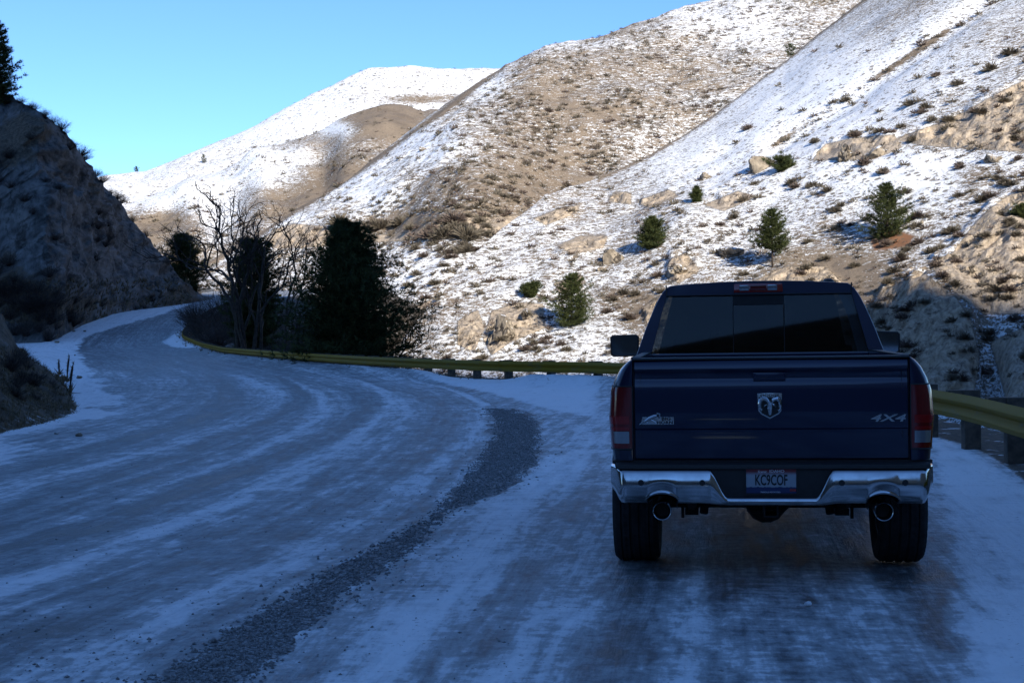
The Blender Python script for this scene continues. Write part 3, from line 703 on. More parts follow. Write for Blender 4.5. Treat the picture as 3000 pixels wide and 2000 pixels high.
# ------------------------------------------------------------------ plants
def blades(origin, direction, L, w, n, spread, rng):
    """n thin triangles radiating around a direction"""
    o = np.asarray(origin); d = np.asarray(direction) / (np.linalg.norm(direction) + 1e-9)
    r = rng.normal(size=(n, 3)); dirs = d + r * spread; dirs /= np.linalg.norm(dirs, axis=1)[:, None]
    sd = np.cross(dirs, rng.normal(size=(n, 3))); sd /= np.linalg.norm(sd, axis=1)[:, None] + 1e-9
    ll = L * rng.uniform(0.6, 1.2, (n, 1))
    return np.stack([o + sd * w, o - sd * w, o + dirs * ll + sd * w * 0.25], 1).reshape(-1, 3)

def tri_obj(name, tris, mat, parent=None):
    V = np.concatenate(tris) if isinstance(tris, list) else tris
    return link(name, mesh_np(name, V, np.arange(len(V)).reshape(-1, 3)), mat, parent, False)

def pine_parts(h, prof, seed, nbr=150, tuft=7, nb=9, needle=0.24, lean=0.0, bare=0.05):
    """prof: list of (height fraction, crown radius in m)"""
    rng = np.random.default_rng(seed); tr = MB()
    pts = [(lean * (q ** 2) * h, 0, q * h) for q in np.linspace(0, 0.97, 9)]
    tr.tube(pts, [0.035 * h * 0.5 * (1 - 0.93 * q) + 0.01 for q in np.linspace(0, 1, 9)], 8)
    tris = []; hs = [p[0] for p in prof]; rs = [p[1] for p in prof]
    lob = rng.uniform(0, 6.28, 4)
    for k in range(nbr):
        f = bare + (1 - bare) * (1 - (1 - (k + rng.uniform()) / nbr) ** 1.15); nl = max(8, nbr // 14); f = min(0.99, (math.floor(f * nl) + 0.5 + rng.normal() * 0.16) / nl); az = k * 2.39996 + rng.normal() * 0.25
        R = np.interp(f, hs, rs) * rng.uniform(0.50, 1.25) * (1 + 0.24 * math.sin(3 * az + lob[0] + f * 7) + 0.12 * math.sin(az * 2 + lob[1] + f * 15))
        base = np.array([lean * f * f * h, 0, f * h - 0.10 * R]); out = np.array([math.cos(az), math.sin(az), 0]); droop = rng.uniform(-0.30, 0.05) * (1 - f) + 0.35 * f
        seg = []; nt = max(2, int(tuft * (0.45 + R / (max(rs) + 1e-6))))
        for j in range(nt + 1):
            s_ = j / nt; p = base + out * R * s_ + np.array([0, 0, R * (droop * s_ + 0.30 * s_ * s_)]) + rng.normal(size=3) * 0.035 * R
            seg.append(p)
            if s_ > 0.25:
                dd = out * 0.8 + np.array([0, 0, 0.5])
                tris.append(blades(p, dd, needle * (1.1 - 0.3 * f), needle * 0.065, nb, 0.75, rng))
                if R > 0.5 and j < nt:
                    sidev = np.cross(out, [0, 0, 1]) * rng.choice([-1, 1]) * R * 0.22 * (1 - s_ * 0.5)
                    tris.append(blades(p + sidev + np.array([0, 0, 0.03]), dd + sidev * 2, needle, needle * 0.065, nb, 0.75, rng))
        tr.tube([seg[0], seg[len(seg) // 2], seg[-1]], [0.018 + 0.008 * R, 0.012, 0.004], 4, False)
    tris.append(blades([lean * h, 0, h * 0.97], (0, 0, 1), needle * 1.2, needle * 0.07, nb * 2, 0.45, rng))
    return tr, tris

def pine(loc, h, prof, seed, label, group=None, rz=0.0, **kw):
    root = empty('pine_tree', tuple(loc), rz); tr, tris = pine_parts(h, prof, seed, **kw)
    tr.build('trunk', M_BARK, root, True, None); tri_obj('crown', tris, M_NEEDLE, root)
    return tag(root, label, 'tree', group)

def gpos(px, Y, dz=0.0):
    p = at(px, 960, Y); x = np.array([p[0]]); y = np.array([Y], float); z = gh(x, y)[0]
    return np.array([p[0], Y, z + dz])
def htop(px, py, Y, base_z): return at(px, py, Y)[2] - base_z

# the dark pines beyond the guardrail
b = gpos(1022, 66, -0.1); H = htop(1018, 662, 66, b[2])
pine(b, H, [(0, 2.2), (0.04, 3.0), (0.2, 3.1), (0.40, 2.75), (0.58, 2.2), (0.70, 1.65), (0.80, 1.15), (0.88, 0.85), (0.95, 0.65), (1, 0.4)], 11, 'largest dark pine behind the guardrail, broad at the foot with a narrow top', 'pines along the road', nbr=640, tuft=13, nb=9, needle=0.27, bare=0.02)
b = gpos(745, 96, -0.2); H = htop(750, 705, 96, b[2])
pine(b, H, [(0, 0.6), (0.2, 1.5), (0.35, 1.75), (0.5, 1.8), (0.7, 1.6), (0.85, 1.15), (0.95, 0.7), (1, 0.25)], 12, 'rounded dark pine standing behind the bare tree with many stems', 'pines along the road', nbr=330, tuft=9, nb=9, needle=0.34, bare=0.10)
b = at(545, 850, 199); H = htop(520, 690, 199, b[2]) + 0.6; b[2] -= 0.6
pine(b, H, [(0, 1.8), (0.15, 3.6), (0.4, 3.2), (0.7, 2.4), (0.9, 1.4), (1, 0.4)], 13, 'dark pine at the far end of the rock cut by the road bend', 'pines along the road', nbr=300, tuft=9, nb=9, needle=0.5, bare=0.04, lean=-0.05)
b = on('rock_cut', 6, 300); b[2] -= 0.8; H = htop(0, 62, b[1], b[2])
pine(b, H, [(0, 0.9), (0.2, 1.35), (0.45, 1.45), (0.6, 1.1), (0.75, 1.25), (0.9, 0.8), (1, 0.2)], 14, 'pine on top of the rock cut at the left edge', 'pines along the road', nbr=230, tuft=9, nb=10, needle=0.34, bare=0.05, lean=-0.06)

# pines on the sunny slope
for px, py0, py1, w, seed, lab, lean in ((2600, 697, 535, 1.75, 21, 'bushy green pine in reddish needle litter, farthest right on the snowy slope', 0.0), (2262, 783, 610, 1.35, 22, 'round topped pine on a bare lower trunk above the pickup roof', 0.0), (1910, 725, 634, 1.05, 23, 'small pine beside a grey boulder on the snowy slope', 0.0), (1672, 955, 800, 1.65, 24, 'leaning broad green pine at the foot of the sunny slope', 0.04), (2292, 502, 462, 0.95, 25, 'low spreading pine just right of a large pointed boulder', 0.0), (2040, 590, 545, 0.34, 26, 'tiny thin pine high among the rocks of the slope', 0.0), (1556, 868, 832, 0.85, 27, 'small scraggly juniper above the rock face', 0.08), (2996, 640, 596, 0.8, 28, 'dark pine cut off by the right edge of the picture', 0.0)):
    b = on('near_slope', px, py0); Y = b[1]; H = htop(px, py1, Y, b[2]); k = Y / 150.0; w = w * k * 1.35; b[2] -= 0.15
    bare = 0.30 if seed == 22 else 0.03
    pr = [(0, 0.3 * w), (bare, 0.75 * w), (bare + 0.12, w), (0.5, 0.86 * w), (0.75, 0.60 * w), (0.9, 0.33 * w), (1, 0.08 * w)]
    if seed in (25, 27): pr = [(0, 0.2 * w), (0.4, w), (0.7, w), (1, 0.4 * w)]
    pine(b, H, pr, seed, lab, 'pines on the sunny slope', nbr=190 if H > 3 else 70, tuft=7, nb=8, needle=0.40 * max(0.7, k), bare=bare, lean=lean)
b = on('near_slope', 2312, 165)
pine(b, 2.6, [(0, 0.8), (0.3, 1.1), (0.7, 0.9), (1, 0.2)], 29, 'lone dark pine on the snowy ridge at the top of the picture', 'pines on the sunny slope', nbr=45, tuft=4, nb=7, needle=0.45)
for px, py0, h, nm in ((598, 478, 5.0, 'single conifer on the far white mountainside'), (400, 500, 3.2, 'tiny conifer on the far left skyline')):
    b = on('far_mountain', px, py0)
    pine(b, h * 1.3, [(0, 2.0), (0.4, 2.2), (1, 0.4)], 30 + int(h), nm, 'conifers on the far mountain', nbr=40, tuft=4, nb=7, needle=0.9)

# bare trees
def bare_tree(loc, seed, stems, label, depth=6, r0=0.075, twig=0.5, group='bare trees by the guardrail'):
    rng = np.random.default_rng(seed); mb = MB(); tw = []
    def grow(p, d, L, r, lev):
        n = 4; pts = [p.copy()]; q = p.copy(); dd = d.copy()
        for k in range(n):
            dd = dd + rng.normal(size=3) * (0.07 if lev == depth else 0.17) + np.array([0, 0, 0.085]); dd /= np.linalg.norm(dd); q = q + dd * L / n; pts.append(q.copy())
        if r > 0.010: mb.tube(pts, [r * (1 - 0.35 * k / n) for k in range(n + 1)], 6 if r > 0.02 else 4, False)
        else:
            for a_, b_ in zip(pts[:-1], pts[1:]):
                sd = np.cross(b_ - a_, rng.normal(size=3)); sd = sd / (np.linalg.norm(sd) + 1e-9) * max(r, 0.011)
                tw.append(np.array([a_ + sd, a_ - sd, b_ + sd * 0.4]))
        if lev <= 0: return
        m = 2 + (rng.uniform() < 0.25) if lev > 1 else 2
        for k in range(m):
            i = rng.integers(2, n + 1) if k else n; sp = rng.normal(size=3); sp -= dd * sp.dot(dd); sp /= np.linalg.norm(sp) + 1e-9
            nd = dd * 0.8 + sp * rng.uniform(0.45, 0.95) + np.array([0, 0, 0.12]); nd /= np.linalg.norm(nd)
            grow(pts[i], nd, L * rng.uniform(0.60, 0.80), r * (0.74 if k == 0 else 0.58), lev - 1)
    for dx, dy, d, L, r in stems: grow(np.array([dx, dy, -0.3]), np.array(d) / np.linalg.norm(d), L, r, depth)
    root = empty('bare_tree', tuple(loc)); o = mb.build('trunk', M_BARK, root, True, None); 
    if tw: tri_obj('twigs', tw, M_TWIG, root)['kind'] = 'stuff'
    return tag(root, label, 'tree', group)
b = gpos(715, 91)
bare_tree(b, 101, [(-0.25, 0, (-0.10, 0.1, 1), 4.0, 0.17), (0.1, 0.2, (-0.18, 0, 1), 3.6, 0.18), (0.5, 0, (0.06, 0.1, 1), 3.9, 0.16), (0.9, 0.3, (0.16, 0, 1), 3.0, 0.13), (0.3, -0.2, (-0.36, 0.1, 1), 3.9, 0.15)], 'bare tree with many dark stems standing left behind the guardrail', 6)
b = gpos(826, 78)
bare_tree(b, 108, [(0, 0, (0.02, 0, 1), 3.0, 0.10), (0.35, 0.1, (0.10, 0, 1), 2.9, 0.10)], 'slender bare tree with two thin trunks left of the largest pine', 6)
b = gpos(1120, 66)
bare_tree(b, 104, [(0, 0, (0.35, 0, 1), 1.6, 0.06)], 'thin crooked bare sapling right of the largest pine', 5)
b = gpos(1690, 47.5); b[2] -= 0.3
bare_tree(b, 105, [(0, 0, (-0.5, 0, 1), 0.75, 0.016), (0.2, 0, (0.1, 0, 1), 0.8, 0.018), (0.5, 0, (0.5, 0.1, 1), 0.8, 0.018), (0.9, 0, (0.3, 0, 1), 0.6, 0.012)], 'leafless brush rising over the guardrail beside the left door mirror', 4)

# twiggy shrubs
def shrub_tris(rng, h, w, n, wid):
    t_ = []
    for k in range(n):
        az = rng.uniform(0, 6.28); tilt = rng.uniform(0, 1) ** 0.7
        d = np.array([math.cos(az) * tilt * w, math.sin(az) * tilt * w, h * (1 - 0.45 * tilt * tilt) * rng.uniform(0.55, 1)])
        o = np.array([math.cos(az), math.sin(az), 0]) * 0.12 * w * rng.uniform(); sd = np.cross(d, rng.normal(size=3)); sd = sd / (np.linalg.norm(sd) + 1e-9) * wid
        t_.append(np.array([o + sd, o - sd, o + d]))
        for j in range(3):
            f = rng.uniform(0.35, 0.95); p = o + d * f; e = d * 0.3 + rng.normal(size=3) * 0.16 * h; t_.append(np.array([p + sd * 0.6, p - sd * 0.6, p + e]))
    return np.concatenate(t_)
SHRUB = [mesh_np('twig_shrub', v, np.arange(len(v)).reshape(-1, 3)) for v in (shrub_tris(np.random.default_rng(200 + k), 1.0, 0.8, 170, 0.010) for k in range(4))]
for m_ in SHRUB: m_.materials.append(M_TWIG)
def shrub(loc, s, label, group, k, name='leafless_shrub', mat=None):
    o = bpy.data.objects.new(name, SHRUB[k % 4]); COL.objects.link(o); o.location = loc; o.scale = (s * random.uniform(0.9, 1.3), s * random.uniform(0.9, 1.3), s * random.uniform(0.85, 1.15)); o.rotation_euler = (0, 0, random.uniform(0, 6.28))
    return tag(o, label, 'shrub', group)
ORD = ['leftmost', 'second', 'third', 'fourth', 'fifth', 'sixth', 'seventh', 'eighth', 'ninth', 'tenth', 'eleventh', 'twelfth', 'thirteenth', 'fourteenth', 'fifteenth', 'sixteenth', 'seventeenth', 'eighteenth']
k = 0
for px, Y, s in ((575, 128, 2.6), (610, 118, 2.6), (640, 112, 2.2), (600, 135, 3.0), (650, 125, 3.0), (560, 138, 2.2), (770, 92, 1.2), (870, 82, 1.9), (905, 76, 1.6), (930, 72, 1.5), (960, 70, 1.3), (1090, 64, 1.1), (1130, 62, 0.9), (1165, 60, 0.8), (700, 120, 1.5), (740, 115, 1.5), (800, 110, 1.6), (850, 104, 2.4), (890, 95, 2.2), (930, 90, 2.0), (1000, 84, 2.0), (1060, 76, 1.4), (660, 145, 3.4), (720, 140, 3.2), (790, 140, 3.2), (860, 130, 3.0), (1420, 52, 0.5), (1500, 50, 0.5), (1560, 49, 0.7), (1640, 48.5, 0.8), (1740, 47.5, 1.1), (1790, 47, 1.0)):
    p = gpos(px, Y, -0.1); shrub(p, s, 'grey leafless shrub in the tangled brush behind the guardrail', 'brush behind the guardrail', k); k += 1
for j_, (px, py, s) in enumerate(sorted(((60, 300, 1.5), (100, 318, 1.3), (95, 302, 1.1), (155, 356, 1.3), (190, 390, 1.2), (243, 450, 2.0), (255, 462, 1.8), (288, 512, 1.5), (310, 520, 1.8), (350, 575, 2.2), (362, 585, 1.7), (395, 640, 1.6), (430, 690, 1.6), (20, 300, 1.8), (130, 345, 1.2), (215, 425, 1.0), (330, 560, 1.2)))):
    b = on('rock_cut', px, py); b[2] -= 0.15; shrub(b, s * 0.62, 'leftmost dark shrub on the skyline of the rock cut' if j_ == 0 else ORD[j_] + ' dark shrub from the left on the rock cut skyline', 'shrubs on the rock cut skyline', k); k += 1
rs = np.random.default_rng(55)
for x0, y0, sx, sy, n, s in ((100, 420, 90, 60, 7, 1.1), (60, 850, 80, 70, 14, 1.8), (120, 940, 60, 40, 16, 1.7), (300, 740, 50, 60, 5, 1.1), (280, 640, 60, 40, 4, 1.1), (250, 900, 120, 18, 9, 0.9), (480, 860, 50, 22, 7, 0.8), (150, 600, 60, 90, 4, 1.0), (40, 560, 40, 80, 4, 1.1)):
    for j in range(n):
        px = x0 + rs.normal() * sx * 0.6; py = y0 + rs.normal() * sy * 0.6
        if px < -30: continue
        b = on('rock_cut', px, py); b[2] -= 0.15; shrub(b, s * rs.uniform(0.6, 1.2), 'dark leafless shrub growing on the face of the rock cut', 'shrubs on the rock cut face', k); k += 1
for x0, y0, sx, sy, n, s in ((40, 1070, 30, 20, 6, 0.40), (90, 1115, 40, 15, 7, 0.32), (30, 1130, 60, 30, 4, 0.3), (150, 1130, 12, 12, 3, 0.25)):
    for j in range(n):
        px = x0 + rs.normal() * sx * 0.6; py = y0 + rs.normal() * sy * 0.6
        if px < -20: continue
        b = on('dirt_bank', px, py); b[2] -= 0.08; shrub(b, s * rs.uniform(0.6, 1.2), 'low leafless shrub on the dirt bank left of the road', 'shrubs on the dirt bank', k); k += 1

# dry stalks by the shoulder
def stalk(px, py0, py1, Y, label, bend):
    b = at(px, py0, Y); H = htop(px, py1, Y, b[2]); rng = np.random.default_rng(int(px)); mb = MB(); pts = [np.array([bend * q * q * H, 0, q * H]) for q in np.linspace(0, 1, 8)]
    mb.tube(pts, [0.022, 0.02, 0.02, 0.026, 0.03, 0.03, 0.024, 0.008], 6)
    root = empty('dry_mullein_stalk', tuple(b)); mb.build('stem', M_TWIG, root, True, None)
    tri_obj('seed_head', [blades(p, (0, 0, 1), 0.10, 0.012, 8, 1.2, rng) for p in np.array(pts)[3:]] + [blades(pts[0], (0, 0, 0.6), 0.30, 0.03, 14, 0.9, rng)], M_GRASS, root)
    return tag(root, label, 'plant', 'dry stalks on the left shoulder')
stalk(197, 1118, 1043, 44, 'tallest dry mullein stalk at the edge of the left snow shoulder', 0.10)
stalk(206, 1150, 1065, 36.5, 'dry mullein stalk nearest the camera on the left shoulder', 0.12)
stalk(173, 1096, 1055, 47.5, 'short dry stalk farthest back on the left shoulder', 0.0)
stalk(168, 985, 893, 121, 'lone dead stalk at the foot of the rock cut', 0.0)

# boulders
t = NT('boulder_granite'); rn_ = t.noise(t.pos, 0.9, 7, 0.65); up_ = t.n('SeparateXYZ', {0: t.n('NewGeometry').outputs['Normal']}).outputs[2]
wv_ = t.n('VectorMath', {0: t.scaled(t.pos, (0.5, 0.5, 0.2), (0.3, 0.4, 0)), 1: t.n('TexNoise', {'Vector': t.pos, 'Scale': 0.8, 'Detail': 5.0}).outputs['Color']}, operation='ADD').outputs[0]
ck_ = t.n('TexVoronoi', {'Vector': wv_, 'Scale': 0.8}, feature='DISTANCE_TO_EDGE').outputs['Distance']
rc_ = t.mix(t.smooth(rn_, 0.3, 0.7), (0.15, 0.125, 0.095), (0.40, 0.335, 0.25)); rc_ = t.mix(t.smooth(ck_, 0.06, 0.0), rc_, (0.05, 0.042, 0.035))
sn_ = t.smooth(t.math('ADD', up_, t.math('MULTIPLY', t.math('SUBTRACT', t.noise(t.pos, 1.4, 5, 0.65), 0.5), 1.3)), 0.80, 0.95)
M_ROCK = t.set(color=t.mix(sn_, rc_, (0.86, 0.87, 0.88)), rough=0.9, spec=0.2, normal=t.bump(t.math('ADD', t.noise(t.scaled(t.pos, (1, 1, 0.5)), 1.6, 8, 0.72), t.math('MULTIPLY', t.smooth(ck_, 0, 0.08), 0.5)), 0.9, 0.25))
def boulder_mesh(seed, sub=4):
    bm = bmesh.new(); bmesh.ops.create_icosphere(bm, subdivisions=sub, radius=1.0); rng = np.random.default_rng(seed)
    P = np.array([v.co[:] for v in bm.verts])
    for k in range(14):
        nrm = rng.normal(size=3); nrm /= np.linalg.norm(nrm); c = rng.uniform(0.45, 0.85); dd = P @ nrm
        P = P - np.where(dd > c, dd - c, 0)[:, None] * nrm * 0.97
    P = P * (0.72 + 0.60 * fbm(P * 1.9 + seed, 5, seed, 0.55)[:, None]); cr_ = fbm(P * np.array([2.2, 2.2, 1.0]) + seed * 3, 3, seed, 0.5, True); P = P * (1 - 0.28 * sstep(0.80, 0.97, cr_))[:, None]
    for v, p in zip(bm.verts, P): v.co = p
    me = bpy.data.meshes.new('boulder'); bm.to_mesh(me); bm.free(); return me
for i, (px, py, w, h, lab, sh) in enumerate(((2232, 466, 92, 82, 'tall pointed grey boulder high on the snowy slope', 'near_slope'), (1812, 738, 112, 66, 'wide ribbed grey boulder with a dark shadow left of a small pine', 'near_slope'), (2150, 728, 116, 56, 'flat grey boulder left of the round topped pine', 'near_slope'), (2905, 455, 68, 46, 'smooth rounded boulder on the bench below the tan road cut', 'near_slope'), (2475, 440, 100, 62, 'dark jagged outcrop left of the tan road cut', 'near_slope'), (1985, 775, 84, 40, 'tan rock ledge just above the left of the pickup cab', 'near_slope'), (2062, 512, 60, 30, 'low dark rock in the snow left of the tall pointed boulder', 'near_slope'), (2565, 432, 86, 40, 'broken ledge between the jagged outcrop and the tan road cut', 'near_slope'), (1475, 945, 120, 110, 'big cracked grey rock face above the guardrail, right of two', 'near_slope'), (1262, 965, 150, 130, 'big smooth grey rock face above the guardrail, left of two', 'middle_hill'), (2700, 648, 16, 14, 'small single stone in the snow right of the bushy pine', 'near_slope'), (1545, 905, 56, 60, 'pale pointed rock between the cracked face and the leaning pine', 'near_slope'), (1760, 782, 40, 28, 'small dark boulder below the wide ribbed one', 'near_slope'), (2960, 610, 90, 70, 'pale angular block at the top of the right cliff', 'near_slope'), (1240, 610 - 180, 46, 24, 'small pale rock on the left ridge of the middle hill', 'middle_hill'))):
    b = on(sh, px, py + h * 0.35); s_ = b[1] / FPX; me = boulder_mesh(300 + i); o = link('boulder', me, M_ROCK, None, True, 22)
    o.location = b; o.scale = (w * s_ * 0.5, w * s_ * 0.42, h * s_ * 0.55); o.rotation_euler = (0.1 * (i % 3), 0.25 * ((i % 4) - 1.5), i * 1.3); tag(o, lab, 'rock', 'boulders on the sunny slopes')
for i, (px, py, w, h, lab) in enumerate(((230, 1270, 26, 18, 'dark stone at the road edge on the left snow shoulder, largest of them'), (232, 1102, 24, 12, 'flat stone on the left shoulder below the dry stalks'), (166, 1000, 26, 8, 'thin dark stone by the foot of the bank'), (248, 968, 12, 7, 'small stone on the snow before the bend'), (217, 968, 14, 6, 'small dark stone at the foot of the rock cut'), (220, 1038, 8, 7, 'pebble sized stone on the snow at the inside of the bend'), (165, 1268, 18, 9, 'low stone half buried in snow left of the largest'), (2367, 1766, 26, 22, 'lump of packed snow on the ice behind the pickup'))):
    p = ghit([(px, py + h * 0.5)])[0]; s_ = p[1] / FPX; z = float(rise(p[1])); me = boulder_mesh(340 + i, 2)
    o = link('snow_lump' if i == 7 else 'stone', me, None, None, True, 45); me.materials.append(plain('packed_snow', (0.7, 0.72, 0.74), 0.8) if i == 7 else M_ROCK)
    o.location = (p[0], p[1], z + h * s_ * 0.25); o.scale = (w * s_ * 0.5, w * s_ * 0.45, h * s_ * 0.55); o.rotation_euler = (0, 0, i)
    tag(o, lab, 'snow lump' if i == 7 else 'stone', None if i == 7 else 'stones on the left shoulder')

# sagebrush over the hills: the largest as single plants, the rest as one mass
def sage_tris(seed, n=100, w0=0.05, w1=0.10):
    rng = np.random.default_rng(seed); t_ = []
    for k in range(n):
        az = rng.uniform(0, 6.28); el = math.asin(rng.uniform(0.05, 1)); r = rng.uniform(0.55, 1.0)
        d = np.array([math.cos(az) * math.cos(el), math.sin(az) * math.cos(el), 0.95 * math.sin(el)]) * r
        o = d * rng.uniform(0.15, 0.55); sd = np.cross(d, rng.normal(size=3)); sd = sd / (np.linalg.norm(sd) + 1e-9) * rng.uniform(w0, w1)
        t_.append(np.array([o + sd, o - sd, d])); t_.append(np.array([o + sd * 0.3, d * 0.9 + sd, d * 1.02 - sd]))
    return np.concatenate(t_)
SAGE = [sage_tris(400 + k) for k in range(6)]
SAGEM = [mesh_np('sagebrush', v, np.arange(len(v)).reshape(-1, 3)) for v in (sage_tris(420 + k, 300, 0.022, 0.045) for k in range(6))]
for i, m_ in enumerate(SAGEM): m_.materials.append(M_SAGE2 if i % 3 == 2 else M_SAGE)
rb = np.random.default_rng(77); BUSH = []
def scatter(sh, n, dens, size, box):
    c = 0; tries = 0
    while c < n and tries < n * 40:
        tries += 1; px = rb.uniform(box[0], box[1]); py = rb.uniform(box[2], box[3]); d_ = dens(px, py)
        if rb.uniform() > d_: continue
        kd, pf = SHEETS[sh]; co, i, dist = kd.find((px, py, 0))
        if dist > 12: continue
        p = pf[i]; s = size(px, py) * min(1.9, max(0.35, rb.lognormal(-0.12, 0.5))); BUSH.append((p[0] + rb.normal() * 0.3, p[1], p[2] - 0.08 * s, s, s / p[1], sh)); c += 1
ycrD = lambda x: np.interp(x, [c[0] for c in dcr], [c[1] for c in dcr])
ycrC = lambda x: np.interp(x, [c[0] for c in ccr], [c[1] for c in ccr])
clump = lambda px, py, f, sd: float(vnoise(np.array([[px * f, py * f * 1.5, 3.3]]), sd)[0])
scatter('middle_hill', 6200, lambda x, y: (0.25 + 0.75 * (clump(x, y, 0.012, 5) > 0.42)) * (0.35 if x < 1250 else 1) if y > ycrC(x) + 2 else 0, lambda x, y: 0.74, (900, 2600, 0, 760))
scatter('middle_hill', 700, lambda x, y: 0.9, lambda x, y: 0.7, (860, 1480, 660, 1070))
scatter('middle_hill', 60, lambda x, y: 1.0, lambda x, y: 1.7, (980, 1420, 655, 700))
def dD(x, y):
    if y < ycrD(x) + 3: return 0
    gl = (y - 430) + (x - 2250) * 0.66
    if gl < -8 and x > 1900 and y < 520: return 0.05 if y > 60 else 0.03
    if 0 < gl < 26 and x > 2150 and y < 470: return 1.0
    if y < 430: return 0.42 if clump(x, y, 0.014, 8) > 0.45 else 0.10
    return 0.75 if clump(x, y, 0.011, 9) > 0.45 else 0.18
scatter('near_slope', 2300, dD, lambda x, y: 0.50 if y > 430 else 0.62, (1150, 3060, 0, 1120))
scatter('brown_spur', 900, lambda x, y: 0.7 if clump(x, y, 0.01, 12) > 0.45 else 0.12, lambda x, y: 1.15, (340, 1300, 300, 760))
scatter('far_mountain', 260, lambda x, y: 1.0 if y < 300 else 0.25, lambda x, y: 1.3, (420, 1450, 200, 480))
# the shrubs the photograph shows singly
for px, py, s in ((2450, 620, 1.2), (2425, 560, 1.25), (2330, 552, 1.3), (2380, 545, 1.3), (2590, 505, 1.25), (2530, 482, 1.4), (2650, 570, 1.4), (2665, 645, 1.1), (2490, 660, 0.8), (2465, 605, 1.1), (2790, 680, 1.5), (2815, 690, 1.2), (2730, 740, 1.3), (2760, 725, 0.9), (2640, 762, 1.1), (2880, 585, 1.3), (2870, 620, 0.8), (2815, 495, 1.0), (2960, 545, 1.4), (2945, 540, 1.1), (2985, 470, 0.9), (2670, 310, 1.5), (2900, 205, 1.8), (2860, 330, 1.3), (2960, 160, 1.8), (2810, 250, 1.4), (2190, 380, 1.5), (2475, 300, 1.5), (2320, 540, 1.5), (2040, 560, 1.0), (2180, 590, 1.2), (2210, 540, 1.1), (1930, 810, 1.1), (1830, 860, 1.2), (1800, 880, 1.0), (1640, 1010, 0.9), (1580, 1030, 0.7), (2150, 640, 1.2), (2110, 660, 1.0), (2370, 710, 0.9), (2600, 830, 1.1), (2900, 580, 1.1)):
    p = on('near_slope', px, py); s *= 0.9; BUSH.append((p[0], p[1], p[2] - 0.1, s, 9.0, 'near_slope'))
BUSH.sort(key=lambda q: -q[4])
LAB = {'near_slope': ('grey brown sagebrush on the sunny snow slope across the canyon', 'sagebrush on the near slope'), 'middle_hill': ('sagebrush dotting the brown and white middle hill', 'sagebrush on the middle hill'), 'brown_spur': ('sagebrush on the brown spur below the far mountain', 'sagebrush on the brown spur'), 'far_mountain': ('sagebrush on the far white mountain', 'sagebrush on the far mountain')}
MARKS = [(2600, 640, 'the bushy pine in red litter'), (2262, 700, 'the round topped pine'), (1910, 685, 'the small pine by the boulder'), (1672, 880, 'the leaning broad pine'), (2292, 485, 'the low spreading pine'), (2232, 466, 'the tall pointed boulder'), (1812, 738, 'the wide ribbed boulder'), (2150, 728, 'the flat grey boulder'), (2905, 455, 'the rounded bench boulder'), (2475, 440, 'the jagged outcrop'), (2830, 380, 'the tan road cut'), (2312, 160, 'the lone ridge pine'), (2900, 800, 'the sunlit right cliff')]
SEEN = {}
def singled(x, y, z):
    px_, py_ = project(np.array([x, y, z])); m_ = min(MARKS, key=lambda q: (q[0] - px_) ** 2 + (q[1] - py_) ** 2); dx_, dy_ = px_ - m_[0], py_ - m_[1]
    key = ('right of ' if dx_ > 0 else 'left of ') if abs(dx_) > abs(dy_) else ('below ' if dy_ > 0 else 'above '); key += m_[2]; SEEN.setdefault(key, []).append((math.hypot(dx_, dy_), len(SEEN[key]))); return key
CNT = {}
for (x, y, z, s, a_, sh) in BUSH[:300]:
    if a_ == 9.0: q_ = singled(x, y, z); px_, py_ = project(np.array([x, y, z])); CNT.setdefault(q_, []).append((float(np.hypot(px_ - [m for m in MARKS if q_.endswith(m[2])][0][0], py_ - [m for m in MARKS if q_.endswith(m[2])][0][1])), (x, y, z)))
OWN = {}
for q_, l_ in CNT.items():
    for n_, (_, p_) in enumerate(sorted(l_)): OWN[p_] = (('large sagebrush ' if len(l_) == 1 else ['nearest', 'second nearest', 'third nearest', 'fourth nearest', 'fifth nearest', 'sixth nearest', 'seventh nearest', 'eighth nearest'][min(n_, 7)] + ' large sagebrush ') + q_ + ' on the slope')
for i, (x, y, z, s, a_, sh) in enumerate(BUSH[:300]):
    o = bpy.data.objects.new('sagebrush', SAGEM[i % 6]); COL.objects.link(o); o.location = (x, y, z); o.scale = (s * rb.uniform(0.9, 1.25), s * rb.uniform(0.9, 1.2), s * rb.uniform(0.75, 1.05)); o.rotation_euler = (0, 0, rb.uniform(0, 6.28))
    tag(o, OWN.get((x, y, z), LAB[sh][0]), 'shrub', LAB[sh][1])
acc = {0: [], 1: []}
for i, (x, y, z, s, a_, sh) in enumerate(BUSH[300:]):
    v = SAGE[i % 6]; v = v[:120] if s / y < 0.0035 else v[:240]; an = rb.uniform(0, 6.28); c_, s_ = math.cos(an), math.sin(an)
    q = v @ np.array([[c_, s_, 0], [-s_, c_, 0], [0, 0, 1]]) * s * np.array([1.1, 1.1, 0.9]) + np.array([x, y, z]); acc[1 if i % 3 == 2 else 0].append(q)
for j, nm, m_, lab in ((0, 'sagebrush_cover', M_SAGE, 'countless small sagebrush plants spread over the hills'), (1, 'bitterbrush_cover', M_SAGE2, 'countless small reddish brown shrubs spread over the hills')):
    tag(tri_obj(nm, acc[j], m_), lab, 'shrubs', None, 'stuff')

